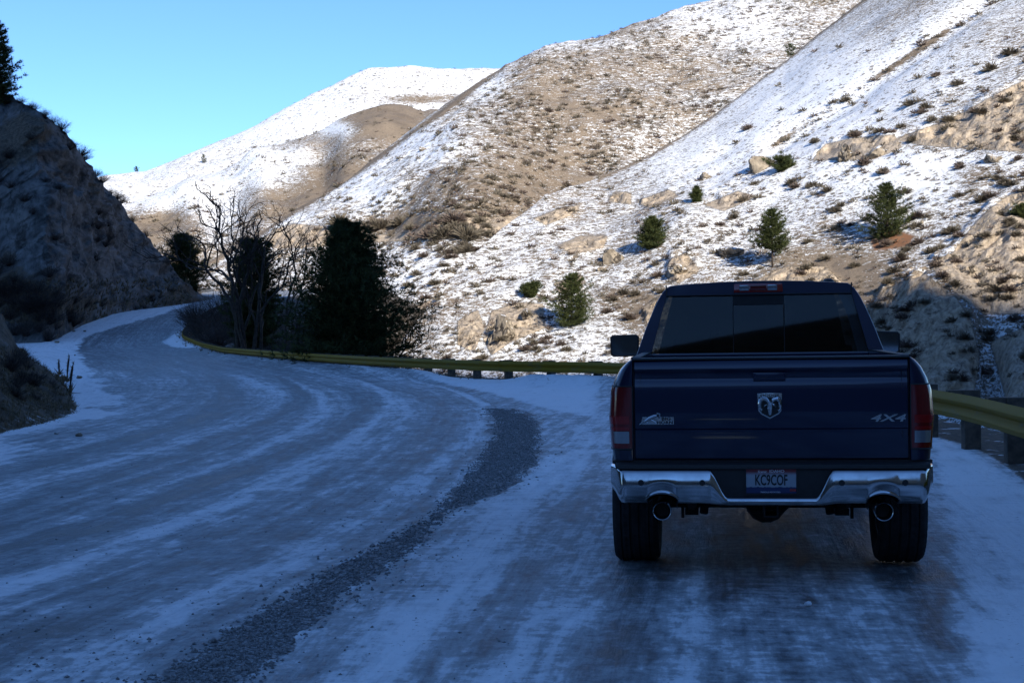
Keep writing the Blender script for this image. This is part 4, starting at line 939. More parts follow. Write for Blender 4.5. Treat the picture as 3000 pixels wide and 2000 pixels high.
# dry grass tufts on banks and verges
tg = []; rg = np.random.default_rng(91)
for n, box, sh in ((1500, (-20, 228, 1020, 1290), 'dirt_bank'), (700, (0, 560, 820, 950), 'rock_cut')):
    for j in range(n):
        kd, pf = SHEETS[sh]; co, i, dist = kd.find((rg.uniform(box[0], box[1]), rg.uniform(box[2], box[3]), 0))
        if dist > 8: continue
        p = pf[i]; k_ = p[1] / 40.0; tg.append(blades(p - np.array([0, 0, 0.03]), (0, 0, 1), 0.16 * max(k_, 0.7), 0.012 * max(k_, 0.6), 9, 0.55, rg))
qi = rg.integers(65, min(190, len(RAIL) - 1), 1500); qx = RAIL[qi, 0] + rg.normal(size=1500) * 0.5 + 0.5; qy = RAIL[qi, 1] + rg.normal(size=1500) * 0.7 + 0.9; qz = gh(qx, qy)
for x, y, z in zip(qx, qy, qz):
    if y < 36: continue
    k_ = max(0.6, y / 60.0); tg.append(blades((x, y, z - 0.02), (0, 0, 1), 0.22 * min(k_, 1.3), 0.010 * k_, 7, 0.5, rg))
tag(tri_obj('dry_grass', tg, M_GRASS), 'tufts of dry grass on the banks and road verges', 'grass', None, 'stuff')

# loose stones on the road and in the gravel windrow
rp = np.random.default_rng(23); OCT = np.array([(1, 0, 0), (0, 1, 0), (-1, 0, 0), (0, -1, 0), (0, 0, 1), (0, 0, -0.6)], float); OF = np.array([(0, 1, 4), (1, 2, 4), (2, 3, 4), (3, 0, 4), (1, 0, 5), (2, 1, 5), (3, 2, 5), (0, 3, 5)])
def pebbles(n, fn, smin, smax, name, mat, label):
    X, Y = fn(n); z = gh(X, Y); m = len(X); s = rp.uniform(smin, smax, m) * rp.lognormal(0, 0.35, m)
    J = OCT[None] * (1 + rp.uniform(-0.35, 0.35, (m, 6, 1))) * s[:, None, None] * np.array([1.15, 1, 0.8]); an = rp.uniform(0, 6.28, m); c_, s_ = np.cos(an)[:, None], np.sin(an)[:, None]
    V = np.stack([J[..., 0] * c_ - J[..., 1] * s_ + X[:, None], J[..., 0] * s_ + J[..., 1] * c_ + Y[:, None], J[..., 2] + z[:, None] + 0.15 * s[:, None]], -1)
    F = (OF[None] + 6 * np.arange(m)[:, None, None]).reshape(-1, 3)
    return tag(link(name, mesh_np(name, V.reshape(-1, 3), F), mat, None, False), label, 'gravel', None, 'stuff')
def f_strip(n):
    x0, y0 = STRIP.min(0); x1, y1 = STRIP.max(0); X = rp.uniform(x0, x1, n * 14); Y = y0 + (y1 - y0) * rp.uniform(0, 1, n * 14) ** 1.6; k_ = inside(X, Y, STRIP); X = X[k_][:n]; Y = Y[k_][:n]; return X + rp.normal(size=len(X)) * 0.05 + (rp.uniform(size=len(X)) < 0.06) * rp.normal(size=len(X)) * 0.25, Y + rp.normal(size=len(X)) * 0.05
def f_road(n):
    px = rp.uniform(-60, 1500, n); py = rp.uniform(1150, 2020, n); d_ = ray(px, py); t_ = -1.6 / d_[:, 2]; X = d_[:, 0] * t_; Y = d_[:, 1] * t_; c_ = fbm(np.stack([X * 1.5, Y * 0.4, X * 0], -1), 3, 3); k_ = (c_ + rp.uniform(-0.2, 0.2, n) > 0.52) & (Y < 38); return X[k_], Y[k_]
M_PEB = plain('road_gravel', (0.22, 0.218, 0.215), 0.85, 0, 0.6, 60)
pebbles(13000, f_strip, 0.0055, 0.011, 'gravel_windrow', M_PEB, 'windrow of dark loose gravel between road and turnout')
pebbles(1700, f_road, 0.0035, 0.007, 'scattered_gravel', M_PEB, 'dark loose stones scattered over the icy road')

# ------------------------------------------------------------------ the pickup
t = NT('dark_blue_car_paint')
fl = t.noise(t.obj, 900.0, 2, 0.5); dirt_ = t.smooth(t.n('SeparateXYZ', {0: t.obj}).outputs[2], 1.15, 0.55)
dn = t.math('MULTIPLY', t.math('MULTIPLY', dirt_, t.noise(t.obj, 5.0, 6, 0.65)), 0.05)
pc = t.mix(fl, (0.0006, 0.0042, 0.026), (0.0013, 0.0075, 0.044))
M_PAINT = t.set(color=t.mix(dn, pc, (0.20, 0.20, 0.20)), rough=t.math('ADD', 0.32, dn), metal=0.35, coat=0.65, coatr=0.05)
t = NT('chrome'); cn = t.noise(t.obj, 4.0, 6, 0.65)
M_CHROME = t.set(color=t.mix(t.smooth(cn, 0.35, 0.75), (0.50, 0.51, 0.52), (0.36, 0.37, 0.38)), metal=1.0, rough=t.math('ADD', 0.09, t.math('MULTIPLY', t.smooth(cn, 0.4, 0.8), 0.14)))
M_SILVER = plain('badge_silver', (0.50, 0.51, 0.52), 0.25, 1.0, 0.1)
M_BLACK = plain('black_plastic', (0.012, 0.012, 0.013), 0.55, 0, 0.3, 30)
M_UNDER = plain('underbody_steel', (0.016, 0.015, 0.014), 0.75, 0.2, 0.5, 10)
M_RUBBER = plain('tyre_rubber', (0.020, 0.020, 0.021), 0.82, 0, 0.4, 14, 0.3)
M_SEAT = plain('seat_cloth', (0.05, 0.05, 0.055), 0.9)
M_ALU = plain('wheel_alloy', (0.45, 0.46, 0.47), 0.3, 1.0, 0.15)
M_INK = plain('black_paint', (0.010, 0.010, 0.012), 0.5, 0, 0.1)
M_WHITE = plain('white_print', (0.75, 0.75, 0.78), 0.5, 0, 0.05)
t = NT('red_lens'); rb_ = t.n('TexBrick', {'Vector': t.obj, 'Scale': 60.0})
M_RED = t.set(color=t.mix(t.noise(t.obj, 40, 3), (0.10, 0.003, 0.004), (0.17, 0.006, 0.006)), rough=0.16, coat=0.6)
M_RED2 = NT('bright_red_lens').set(color=(0.25, 0.008, 0.008), rough=0.15, coat=0.6)
t = NT('clear_lens'); w1 = t.n('TexWave', {'Vector': t.obj, 'Scale': 38.0}, bands_direction='X').outputs[0]; w2 = t.n('TexWave', {'Vector': t.obj, 'Scale': 38.0}, bands_direction='Z').outputs[0]
M_CLEAR = t.set(color=t.mix(t.math('MULTIPLY', w1, w2), (0.40, 0.41, 0.43), (0.20, 0.21, 0.23)), rough=0.12, metal=0.6, coat=0.8)
t = NT('tinted_glass'); tb = t.n('BsdfTransparent', {'Color': (0.19, 0.215, 0.23, 1)}); gb = t.n('BsdfGlossy', {'Color': (1, 1, 1, 1), 'Roughness': 0.02}); fr = t.n('Fresnel', {'IOR': 1.55})
mx = t.n('MixShader', {0: t.math('ADD', t.math('MULTIPLY', fr.outputs[0], 0.42), 0.0), 1: tb.outputs[0], 2: gb.outputs[0]}); t.t.links.new(mx.outputs[0], t.t.nodes['Material Output'].inputs[0]); M_GLASS = t.m
M_MIRR = NT('mirror_glass').set(color=(0.36, 0.38, 0.41), metal=1.0, rough=0.03)
t = NT('license_plate_face'); zz = t.n('SeparateXYZ', {0: t.obj}).outputs[2]; xx = t.n('SeparateXYZ', {0: t.obj}).outputs[0]
hills_ = t.math('ADD', 0.590, t.math('MULTIPLY', t.noise(t.scaled(t.obj, (30, 1, 0)), 1.0, 4, 0.6), 0.022))
pcol = t.mix(t.smooth(zz, 0.668, 0.700), (0.30, 0.325, 0.36), (0.16, 0.012, 0.016)); pcol = t.mix(t.smooth(t.math('SUBTRACT', hills_, zz), -0.001, 0.003), pcol, (0.02, 0.03, 0.10))
M_PLATE = t.set(color=pcol, rough=0.4)

truck = empty('pickup_truck', (TRK[0], TRK[1], 0.0), -YAW)
tag(truck, 'dark blue pickup truck with chrome bumper parked on the icy turnout, seen from behind', 'truck')
PZ = [.45, .55, .75, .85, 1.03, 1.18, 1.26, 1.33, 1.37, 1.395]; PX_ = [.93, .965, .982, .992, 1.003, .992, .968, .93, .892, .846]
def prof(z): return np.interp(z, PZ, PX_)
AX_R, AX_F, AXZ = 1.0, 4.56, 0.40
def arch(y, c, r=0.50, floor=0.58):
    q = r * r - (y - c) ** 2
    return np.where(q > 0, np.maximum(floor, AXZ + np.sqrt(np.maximum(q, 0))), floor)
def text_mesh(body, size, ext=0.002, sx=1.0, bold=0.0, shear=0.0):
    cu = bpy.data.curves.new('lettering', 'FONT'); cu.body = body; cu.size = size; cu.extrude = ext; cu.align_x = 'CENTER'; cu.align_y = 'CENTER'; cu.offset = bold; cu.shear = shear; cu.resolution_u = 3
    o = bpy.data.objects.new('lettering', cu); COL.objects.link(o); bpy.context.view_layer.update()
    me = bpy.data.meshes.new_from_object(o.evaluated_get(bpy.context.evaluated_depsgraph_get())); bpy.data.objects.remove(o); bpy.data.curves.remove(cu)
    for v in me.vertices: v.co = (v.co.x * sx, -v.co.z, v.co.y)          # upright, facing -y
    me.update(); return me
def text(body, size, x, y, z, mat, parent, name='lettering', **kw):
    me = text_mesh(body, size, **kw); me.transform(Matrix.Translation((x, y, z))); return link(name, me, mat, parent, False)

def rail_side(sgn):
    plan = [(.846, .20), (.846, .135), (.852, .125), (.87, .124), (.90, .126), (.93, .131), (.955, .141), (.975, .159), (.99, .188), (1.0, .23), (1.005, .28), (1.005, .36), (1.005, .44)] + [(1.005, y) for y in np.linspace(.5, 2.04, 36)]
    nz = 26; P = np.zeros((len(plan), nz, 3))
    for i, (px_, y) in enumerate(plan):
        zl = .757 if y < .30 else float(np.interp(y, [.30, .42], [.757, .60])) if y < .42 else .60
        zl = max(zl, float(arch(np.array(y), AX_R, .50, .60))) if y > .42 else zl
        z = zl + (1.395 - zl) * np.linspace(0, 1, nz) ** 0.9
        x = .846 + (px_ - .846) * (prof(z) - .846) / (1.005 - .846)
        if i == 0: x = x * 0 + .842
        P[i, :, 0] = sgn * x; P[i, :, 1] = y; P[i, :, 2] = z
    return P
for sgn in (-1, 1):
    P = rail_side(sgn); mb = MB(); mb.grid(P)
    inner = P[3:, -1].copy(); inner2 = inner.copy(); inner2[:, 0] = sgn * .80; inner3 = inner2.copy(); inner3[:, 2] = .9
    mb.grid(np.stack([inner, inner2, inner3], 1)); mb.build('bedside', M_PAINT, truck, True, 45)
    cap = MB(); n_ = [(sgn * .858, .15), (sgn * .80, .15), (sgn * .80, 2.03), (sgn * .858, 2.03)]; cap.prism(n_, lambda a, b: (a, b, 1.390), lambda a, b: (a, b, 1.404)); cap.build('bed_rail_cap', M_BLACK, truck, True, 40, bevel=.004)
    # flare lip round the wheel arch
    mb = MB()
    for c in (AX_R, AX_F):
        mb.tube([(sgn * (1.0), c + .505 * math.cos(a), AXZ + .505 * math.sin(a)) for a in np.linspace(0.42, math.pi - 0.42, 22)], .014, 6)
    mb.build('wheel_arch_lip', M_PAINT, truck)
    # tail lamp
    plan = [(.853, .121), (.87, .119), (.90, .121), (.93, .126), (.955, .136), (.975, .154), (.99, .183), (1.0, .225), (1.006, .28), (1.008, .34)]
    def lampgrid(z0, z1, i0, i1, off):
        z = np.linspace(z0, z1, 14); G = np.zeros((i1 - i0, 14, 3))
        for i in range(i0, i1):
            px_, y = plan[i]; x = .846 + (px_ + off - .846) * (prof(z) + .004 - .846) / (1.005 - .846); G[i - i0, :, 0] = sgn * x; G[i - i0, :, 1] = y - off; G[i - i0, :, 2] = z
        return G
    lamp = MB().grid(lampgrid(.832, 1.218, 0, 10, 0.0)).build('taillight', M_RED, truck, True, 60)
    MB().grid(lampgrid(.985, 1.035, 1, 8, .002)).build('brake_lens', M_RED2, lamp, True, 60); MB().grid(lampgrid(.945, .965, 1, 8, .002)).build('brake_lens', M_RED2, lamp, True, 60)
    MB().grid(lampgrid(.864, .938, 1, 6, .003)).build('reverse_lamp', M_CLEAR, lamp, True, 60)
    mb = MB()
    for zf in (.826, 1.222): mb.tube([tuple(q) for q in lampgrid(zf, zf + .001, 0, 10, .001)[:, 0]], .0045, 6)
    mb.box(sgn * .8500 - .003, sgn * .8500 + .003, .116, .13, .826, 1.224); mb.build('lamp_seal', M_BLACK, lamp)
# bed floor and front wall
mb = MB(); mb.box(-.80, .80, .20, 2.03, .86, .90); mb.box(-.86, .86, 2.00, 2.045, .80, 1.375); mb.build('bed_floor', M_PAINT, truck)

# tailgate
TG = [(.30, 1.380), (.19, 1.386), (.150, 1.386), (.126, 1.381), (.113, 1.366), (.106, 1.345), (.104, 1.326), (.109, 1.316), (.122, 1.306), (.130, 1.290), (.131, 1.262), (.126, 1.250), (.121, 1.232), (.118, 1.19), (.114, 1.06), (.112, .965), (.1135, .956), (.120, .948), (.1215, .940), (.1215, .925), (.1216, .90), (.123, .80), (.126, .770), (.136, .758), (.19, .756)]
xs = np.r_[-.838, -.834, np.linspace(-.82, .82, 24), .834, .838]; G = np.zeros((len(xs), len(TG), 3))
for i, x in enumerate(xs):
    for j, (y, z) in enumerate(TG): G[i, j] = (x, y + (.010 if abs(x) > .836 else 0) + 0.010 * (x / .84) ** 2, z)
mb = MB(); mb.grid(G); mb.box(-.838, .838, .19, .235, .757, 1.379); tailgate = mb.build('tailgate', M_PAINT, truck, True, 28)
mb = MB(); mb.prism([(.118, 1.386), (.30, 1.384), (.30, 1.398), (.15, 1.401), (.122, 1.397)], lambda a, b: (-.845, a, b), lambda a, b: (.845, a, b)); mb.build('top_cap', M_BLACK, tailgate, True, 40, bevel=.003)
mb = MB(); mb.box(-.10, .10, .112, .14, 1.252, 1.302); mb.build('handle_bezel', M_PAINT, tailgate, True, 30, bevel=.008)
mb = MB(); mb.box(-.085, .085, .106, .118, 1.272, 1.294); mb.build('handle', M_PAINT, tailgate, True, 30, bevel=.006)
mb = MB(); mb.box(-.98, .98, .14, .20, .735, .757); mb.box(-.845, -.8385, .15, .19, .757, 1.38); mb.box(.8385, .845, .15, .19, .757, 1.38); mb.build('seam_filler', M_BLACK, truck)

# ram head badge
badge = MB(); sh = [(-.075, .078), (.0, .081), (.075, .078), (.074, .0), (.070, -.030), (.055, -.050), (.0, -.080), (-.055, -.050), (-.070, -.030), (-.074, .0)]
ez, ey = 1.094, .1125
badge.prism(sh, lambda a, b: (a, ey, ez + b), lambda a, b: (a, ey - .006, ez + b)); badge = badge.build('emblem', M_SILVER, tailgate, True, 30, bevel=.0015)
badge['label'] = 'silver shield emblem with a ram head'
ins = [(-.066, .056), (.066, .056), (.065, .0), (.062, -.026), (.050, -.043), (.0, -.070), (-.050, -.043), (-.062, -.026), (-.065, .0)]
MB().prism(ins, lambda a, b: (a, ey - .006, ez + b), lambda a, b: (a, ey - .0075, ez + b)).build('emblem_field', M_INK, badge, False)
text('DODGE', .021, 0, ey - .0075, ez + .066, M_INK, badge, ext=.001, sx=1.55, bold=.0004)
mb = MB()
for sgn in (-1, 1):
    horn = [(sgn * x, ey - .012, ez + z) for x, z in ((.006, .020), (.022, .040), (.042, .046), (.058, .034), (.063, .010), (.060, -.014), (.050, -.028), (.044, -.022))]
    mb.tube(horn, [.012, .016, .0175, .016, .013, .011, .009, .004], 9)
    mb.tube([(sgn * .012, ey - .012, ez + .012), (sgn * .030, ey - .010, ez + .004), (sgn * .036, ey - .009, ez - .004)], [.008, .007, .002], 7)
head = [(0, -.012, .022), (0, -.016, .006), (0, -.017, -.012), (0, -.018, -.032), (0, -.015, -.054)]
mb.tube([(a, ey + b, ez + c) for a, b, c in head], [.012, .022, .019, .014, .009], 10); mb.build('ram_head', M_CHROME, badge)
# lettering badge on the left and 4X4 on the right
by = .1155; bz = 1.007
bh = MB().prism([(-.800, -.024), (-.592, -.024), (-.592, .022), (-.700, .022), (-.788, .022)], lambda a, b: (a, by + .004, bz + b), lambda a, b: (a, by - .004, bz + b)).build('model_badge', M_SILVER, tailgate, True, 30, bevel=.001)
bh['label'] = 'silver badge with a leaping ram and lettering'
text('BIG', .026, -.640, by - .0045, bz + .0105, M_INK, bh, sx=1.45, ext=.001, bold=.0009); text('HORN', .026, -.648, by - .0045, bz - .0125, M_INK, bh, sx=1.35, ext=.001, bold=.0009)
mb = MB(); mb.tube([(-.806, by - .006, bz - .024), (-.778, by - .007, bz - .008), (-.745, by - .009, bz + .016), (-.712, by - .010, bz + .030), (-.698, by - .010, bz + .030)], [.004, .008, .013, .012, .010], 8)
mb.tube([(-.706, by - .012, bz + .028), (-.694, by - .013, bz + .046), (-.680, by - .013, bz + .040), (-.678, by - .012, bz + .022), (-.690, by - .012, bz + .018)], [.006, .008, .008, .006, .003], 8)
mb.tube([(-.735, by - .008, bz + .006), (-.712, by - .008, bz - .006), (-.700, by - .008, bz - .018)], [.006, .004, .003], 6); mb.tube([(-.770, by - .008, bz - .006), (-.752, by - .008, bz - .014), (-.756, by - .008, bz - .022)], [.005, .004, .003], 6); mb.build('leaping_ram', M_CHROME, bh)
b4 = text('4X4', .062, .708, by - .001, 1.014, M_SILVER, tailgate, name='drive_badge', sx=1.95, ext=.003, bold=.0012, shear=.25); b4['label'] = 'silver 4X4 badge'

# chrome bumper
bx = np.unique(np.r_[np.linspace(-1.0, 1.0, 121), -.37, .37, -.27, .27, np.linspace(.56, .78, 24), -np.linspace(.56, .78, 24)])
def ztop(x):
    a = abs(x); return .708 + .006 * (a > .95) - .171 * (1 - sstep(.262, .378, np.array(a)))
def zbot(x):
    a = abs(x); b_ = .487 + .010 * sstep(.30, .42, np.array(a)); q = .098 ** 2 - (a - .668) ** 2
    if q > 0: b_ = max(b_, .455 + math.sqrt(q) * 0.98 if math.sqrt(q) * .98 + .455 > b_ else b_)
    return b_ + .055 * sstep(.93, 1.0, np.array(a))
nr_ = 18; G = np.zeros((len(bx), nr_, 3))
tt_ = [(0, .085), (0, .030), (.006, .012), (.020, .003), (.05, -.002)] + [(q, -.003 + .004 * (q > .6)) for q in np.linspace(.10, .80, 9)] + [(.88, .010), (.95, .022), (1.0, .045), (1.0, .10)]
for i, x in enumerate(bx):
    a = abs(x); wrap = .30 * sstep(.90, 1.02, np.array(a)) ** 1.3 + .012 * a * a; zt, zb = float(ztop(x)), float(zbot(x))
    dip = 1 - sstep(.24, .40, np.array(a))
    for j, (q, yo) in enumerate(tt_):
        z = zt + (.004 if j == 0 else 0) + (zb - zt) * q
        bul = -.020 * math.sin(math.pi * min(1, q * 1.05)) * (1 - dip * .6)
        G[i, j] = (x * (1 - .012 * max(0, q - .75) * 4 * (a > .9)), wrap + yo + bul, z)
mb = MB().grid(G); bumper = mb.build('bumper', M_CHROME, truck, True, 50)
for x in (-.796, -.420, .420, .796):
    mb = MB(); yb = -.020 + .012 * x * x; mb.tube([(x, yb + .01, .632), (x, yb - .006, .632)], .0185, 20); mb.build('parking_sensor', M_BLACK, bumper, True, 40)
for sgn in (-1, 1):
    mb = MB(); mb.tube([(sgn * .668 + .125 * math.cos(a) * 1.0, -.016 + .004, .468 + .105 * math.sin(a)) for a in np.linspace(.55, math.pi - .55, 15)], [.001, .004, .007, .009, .011, .012, .013, .013, .013, .012, .011, .009, .007, .004, .001], 8); mb.build('exhaust_brow', M_CHROME, bumper)
mb = MB(); mb.prism([(.025, .712), (.20, .715), (.20, .744), (.05, .746), (.03, .738)], lambda a, b: (-.955, a, b), lambda a, b: (.955, a, b)); mb.build('step_pad', M_BLACK, bumper, True, 30, bevel=.004)
mb = MB(); mb.box(-.40, .40, .046, .12, .50, .712); mb.build('plate_recess', M_BLACK, bumper, True, 30, bevel=.006)
# licence plate
pl = MB().box(-.152, .152, .036, .040, .562, .714).build('license_plate', M_PLATE, bumper, True, 30, bevel=.002); pl['label'] = 'red, white and blue license plate'
text('KC9COF', .092, 0, .0345, .6405, M_INK, pl, name='plate_number', sx=.56, ext=.0008, bold=.0018)
text('Scenic', .022, -.055, .0345, .694, M_WHITE, pl, name='plate_lettering', sx=1.0, ext=.0004, shear=.3); text('IDAHO', .026, .035, .0345, .697, M_WHITE, pl, name='plate_lettering', sx=1.1, ext=.0004)
text('FAMOUS POTATOES', .013, -.005, .0345, .5685, M_WHITE, pl, name='plate_lettering', sx=1.0, ext=.0004)
MB().box(.112, .150, .0338, .0365, .574, .590).build('plate_sticker', M_RED2, pl)
fr_ = MB(); fr_.box(-.160, .160, .0335, .044, .553, .5615); fr_.box(-.160, .160, .0335, .044, .7145, .722); fr_.box(-.160, -.1535, .0335, .044, .5615, .7145); fr_.box(.1535, .160, .0335, .044, .5615, .7145); fr_.build('plate_frame', M_BLACK, pl)

# exhaust tips
for sgn in (-1, 1):
    MB().grid(np.array([[(sgn * .668 + .093 * math.cos(a), y, .455 + .093 * math.sin(a)) for a in np.linspace(.1, math.pi - .1, 18)] for y in (.004, .22)])).build('exhaust_surround', M_BLACK, bumper)
for sgn in (-1, 1):
    mb = MB(); c = (sgn * .668, .457); n = 28
    P = np.array([[(c[0] + r * math.cos(a), y, c[1] + r * math.sin(a)) for a in np.linspace(0, 2 * math.pi, n, endpoint=False)] for r, y in ((.054, .07), (.056, .03), (.056, -.012), (.057, -.018), (.055, -.021), (.052, -.018), (.0505, .006))])
    mb.grid(P, cv=True); ex = mb.build('exhaust_tip', M_CHROME, truck); MB().tube([(c[0], .075, c[1]), (c[0], .9, c[1])], .045, 16).build('tail_pipe', M_UNDER, ex)
    P = np.array([[(c[0] + r * math.cos(a), y, c[1] + r * math.sin(a)) for a in np.linspace(0, 2 * math.pi, n, endpoint=False)] for r, y in ((.0505, .006), (.049, .20), (.001, .21))]); MB().grid(P, cv=True).build('bore', M_INK, ex)

# cab
def xr(z): return np.interp(z, [1.30, 1.36, 1.55, 1.70, 1.79, 1.85, 1.88, 1.90, 1.912], [.945, .922, .855, .795, .752, .716, .690, .655, .60])
crossz = [1.36, 1.45, 1.55, 1.66, 1.74, 1.79, 1.83, 1.86, 1.885, 1.90]
def ring(y, s=1.0, dz=0.0, lift=0.0):
    r_ = [(-xr(z) * s, y + lift * (z - 1.36), z + dz) for z in crossz] + [(x * s, y + lift * (1.91 - 1.36), 1.928 - .028 * (x / .66) ** 2 + dz) for x in np.linspace(-.60, .60, 13)] + [(xr(z) * s, y + lift * (z - 1.36), z + dz) for z in crossz[::-1]]
    return r_
rings = [ring(2.058, 1.0, 0, .12), ring(2.064, 1.004, .001, .12), ring(2.20, 1.008, .002, .05), ring(2.5, 1.01, .004), ring(3.0, 1.01, .004), ring(3.35, 1.005, -.004)]
last = []
for (x, y, z) in ring(3.5, 1.0, -.012): last.append((x, 3.5 + (1.91 - z) * 1.15, z))
rings.append(last); mb = MB(); mb.grid(np.array(rings))
# rear wall with window opening
outer = np.array(rings[0]); n_ = len(outer)
def inner_pt(x, z):
    zi = min(max(z, 1.388), 1.822); hw = np.interp(zi, [1.388, 1.822], [.806, .690]); xi = max(-hw, min(hw, x * .93)); 
    return xi, zi
inn = []
for (x, y, z) in outer:
    if z <= 1.80: zi = max(z, 1.388) + (0.0); xi = math.copysign(np.interp(zi, [1.388, 1.822], [.806, .690]), x)
    else: zi = 1.822; xi = max(-.690, min(.690, x * 1.06))
    inn.append((xi, 2.058 + .12 * (zi - 1.36) + .002, zi))
inn = np.array(inn); mb.grid(np.stack([outer, inn], 0)); inn2 = inn.copy(); inn2[:, 1] += .018; mb.grid(np.stack([inn, inn2], 0))
mb.add([(-.922, 2.058, 1.36), (.922, 2.058, 1.36), (.806, 2.063, 1.388), (-.806, 2.063, 1.388), (-.93, 2.058, .85), (.93, 2.058, .85)], [(0, 1, 2, 3), (4, 5, 1, 0)])
cab = mb.build('cab', M_PAINT, truck, True, 40)
mb = MB()
for sgn in (-1, 1): mb.tube([(sgn * .685, 2.118, 1.822), (sgn * .690, 2.125, 1.905)], .006, 6)
mb.tube([(-.69, 2.112, 1.825), (.69, 2.112, 1.825)], .006, 6); mb.build('roof_seam', M_BLACK, cab)
# lower cab sides, front wings and nose
for sgn in (-1, 1):
    ys = np.r_[np.linspace(2.058, 4.0, 24), np.linspace(4.05, 5.1, 30), np.linspace(5.15, 5.5, 8)]; G = np.zeros((len(ys), 18, 3))
    for i, y in enumerate(ys):
        zl = float(arch(np.array(y), AX_F, .50, .52)); zt = float(np.interp(y, [2.058, 4.0, 4.3, 5.5], [1.36, 1.345, 1.28, 1.16])); z = np.linspace(zl, zt, 18)
        w = np.interp(z, [.5, .75, 1.0, 1.15, 1.28, 1.37], [.975, .992, 1.003, .985, .955, .922]); nose = 1 - .16 * sstep(5.0, 5.5, np.array(y))
        G[i, :, 0] = sgn * w * nose; G[i, :, 1] = y; G[i, :, 2] = z
    MB().grid(G).build('body_side', M_PAINT, truck, True, 40)
ys = np.linspace(4.2, 5.5, 14); xsn = np.linspace(-1, 1, 21); G = np.zeros((14, 21, 3))
for i, y in enumerate(ys):
    w = .945 * (1 - .16 * sstep(5.0, 5.5, np.array(y))); zt = float(np.interp(y, [4.2, 4.3, 5.5], [1.285, 1.28, 1.16]))
    for j, q in enumerate(xsn): G[i, j] = (q * w, y, zt + .05 * (1 - q * q) + .025 * (abs(q) < .45))
MB().grid(G).build('hood', M_PAINT, truck, True, 40)
mb = MB(); mb.box(-.80, .80, 5.46, 5.52, .70, 1.16); mb.build('grille', M_BLACK, truck, True, 30, bevel=.02)
mb = MB(); mb.box(-.78, .78, 5.52, 5.54, .915, .955); mb.box(-.02, .02, 5.52, 5.54, .72, 1.14); mb.build('grille_bar', M_CHROME, truck, True, 30, bevel=.005)
mb = MB(); mb.box(-.92, .92, 5.44, 5.62, .48, .70); mb.build('front_bumper', M_CHROME, truck, True, 30, bevel=.04)
for sgn in (-1, 1): MB().box(sgn * .68 - .11, sgn * .68 + .11, 5.47, 5.535, .93, 1.12).build('headlight', M_CLEAR, truck, True, 30, bevel=.02)
# glass
def quad(name, pts, mat, parent, th=(0, .006, 0)):
    mb = MB(); V = [Vector(p) for p in pts]; W = [v + Vector(th) for v in V]; n = len(V); mb.add(V + W, [tuple(range(n)), tuple(range(2 * n - 1, n - 1, -1))] + [(i, (i + 1) % n, n + (i + 1) % n, n + i) for i in range(n)]); return mb.build(name, mat, parent, False)
def gy(z): return 2.075 + .12 * (z - 1.36)
win = empty('rear_window'); win.parent = cab
def pane(nm, x0b, x0t, x1b, x1t, z0, z1, mat=None, dy=0): return quad(nm, [(x0b, gy(z0) + dy, z0), (x1b, gy(z0) + dy, z0), (x1t, gy(z1) + dy, z1), (x0t, gy(z1) + dy, z1)], mat or M_GLASS, win)
pane('pane', -.806, -.690, -.190, -.190, 1.388, 1.822); pane('pane', .190, .190, .806, .690, 1.388, 1.822); pane('sliding_pane', -.186, -.186, .186, .186, 1.388, 1.748, None, .006)
mb = MB(); mb.box(-.192, -.186, 2.079, 2.093, 1.388, 1.75); mb.box(.186, .192, 2.079, 2.093, 1.388, 1.75); mb.box(-.19, .19, 2.118, 2.130, 1.748, 1.822); mb.build('slider_frame', M_BLACK, win)
quad('windshield', [(-.83, 4.12, 1.33), (.83, 4.12, 1.33), (.67, 3.53, 1.885), (-.67, 3.53, 1.885)], M_GLASS, cab, (0, .005, .005))
for sgn in (-1, 1):
    quad('side_window', [(sgn * .926, 2.35, 1.385), (sgn * .926, 3.02, 1.385), (sgn * .772, 3.02, 1.79), (sgn * .772, 2.42, 1.79)], M_GLASS, cab, (sgn * .004, 0, 0)); quad('side_window', [(sgn * .926, 3.08, 1.385), (sgn * .926, 3.95, 1.385), (sgn * .772, 3.55, 1.79), (sgn * .772, 3.08, 1.79)], M_GLASS, cab, (sgn * .004, 0, 0))
    for y in (2.62, 3.15): MB().box(sgn * .985, sgn * 1.015, y, y + .20, 1.13, 1.165).build('door_handle', M_CHROME, truck, True, 30, bevel=.008)
    for y in (2.28, 3.05, 4.02): MB().box(sgn * 1.0005 - .002, sgn * 1.0005 + .002, y, y + .008, .60, 1.10).build('door_gap', M_BLACK, truck, False)
    mb = MB(); mb.tube([(sgn * .93, 3.74, 1.37), (sgn * 1.02, 3.74, 1.39)], .035, 8); arm_ = mb.build('mirror_arm', M_BLACK, truck)
    oc = [(x, z) for x, z in ((-.128, -.075), (-.115, -.095), (.10, -.098), (.125, -.08), (.128, .07), (.11, .092), (-.10, .098), (-.125, .08))]; cx, cz = sgn * 1.10, 1.432
    hs = MB().prism(oc, lambda a, b: (cx + sgn * a, 3.64, cz + b), lambda a, b: (cx + sgn * a * .8, 3.80, cz + b * .8)).build('side_mirror', M_BLACK, truck, True, 30, bevel=.012)
    MB().prism([(a * .87, b * .86) for a, b in oc], lambda a, b: (cx + sgn * a, 3.637, cz + b), lambda a, b: (cx + sgn * a, 3.642, cz + b)).build('mirror_glass', M_MIRR, hs, False)
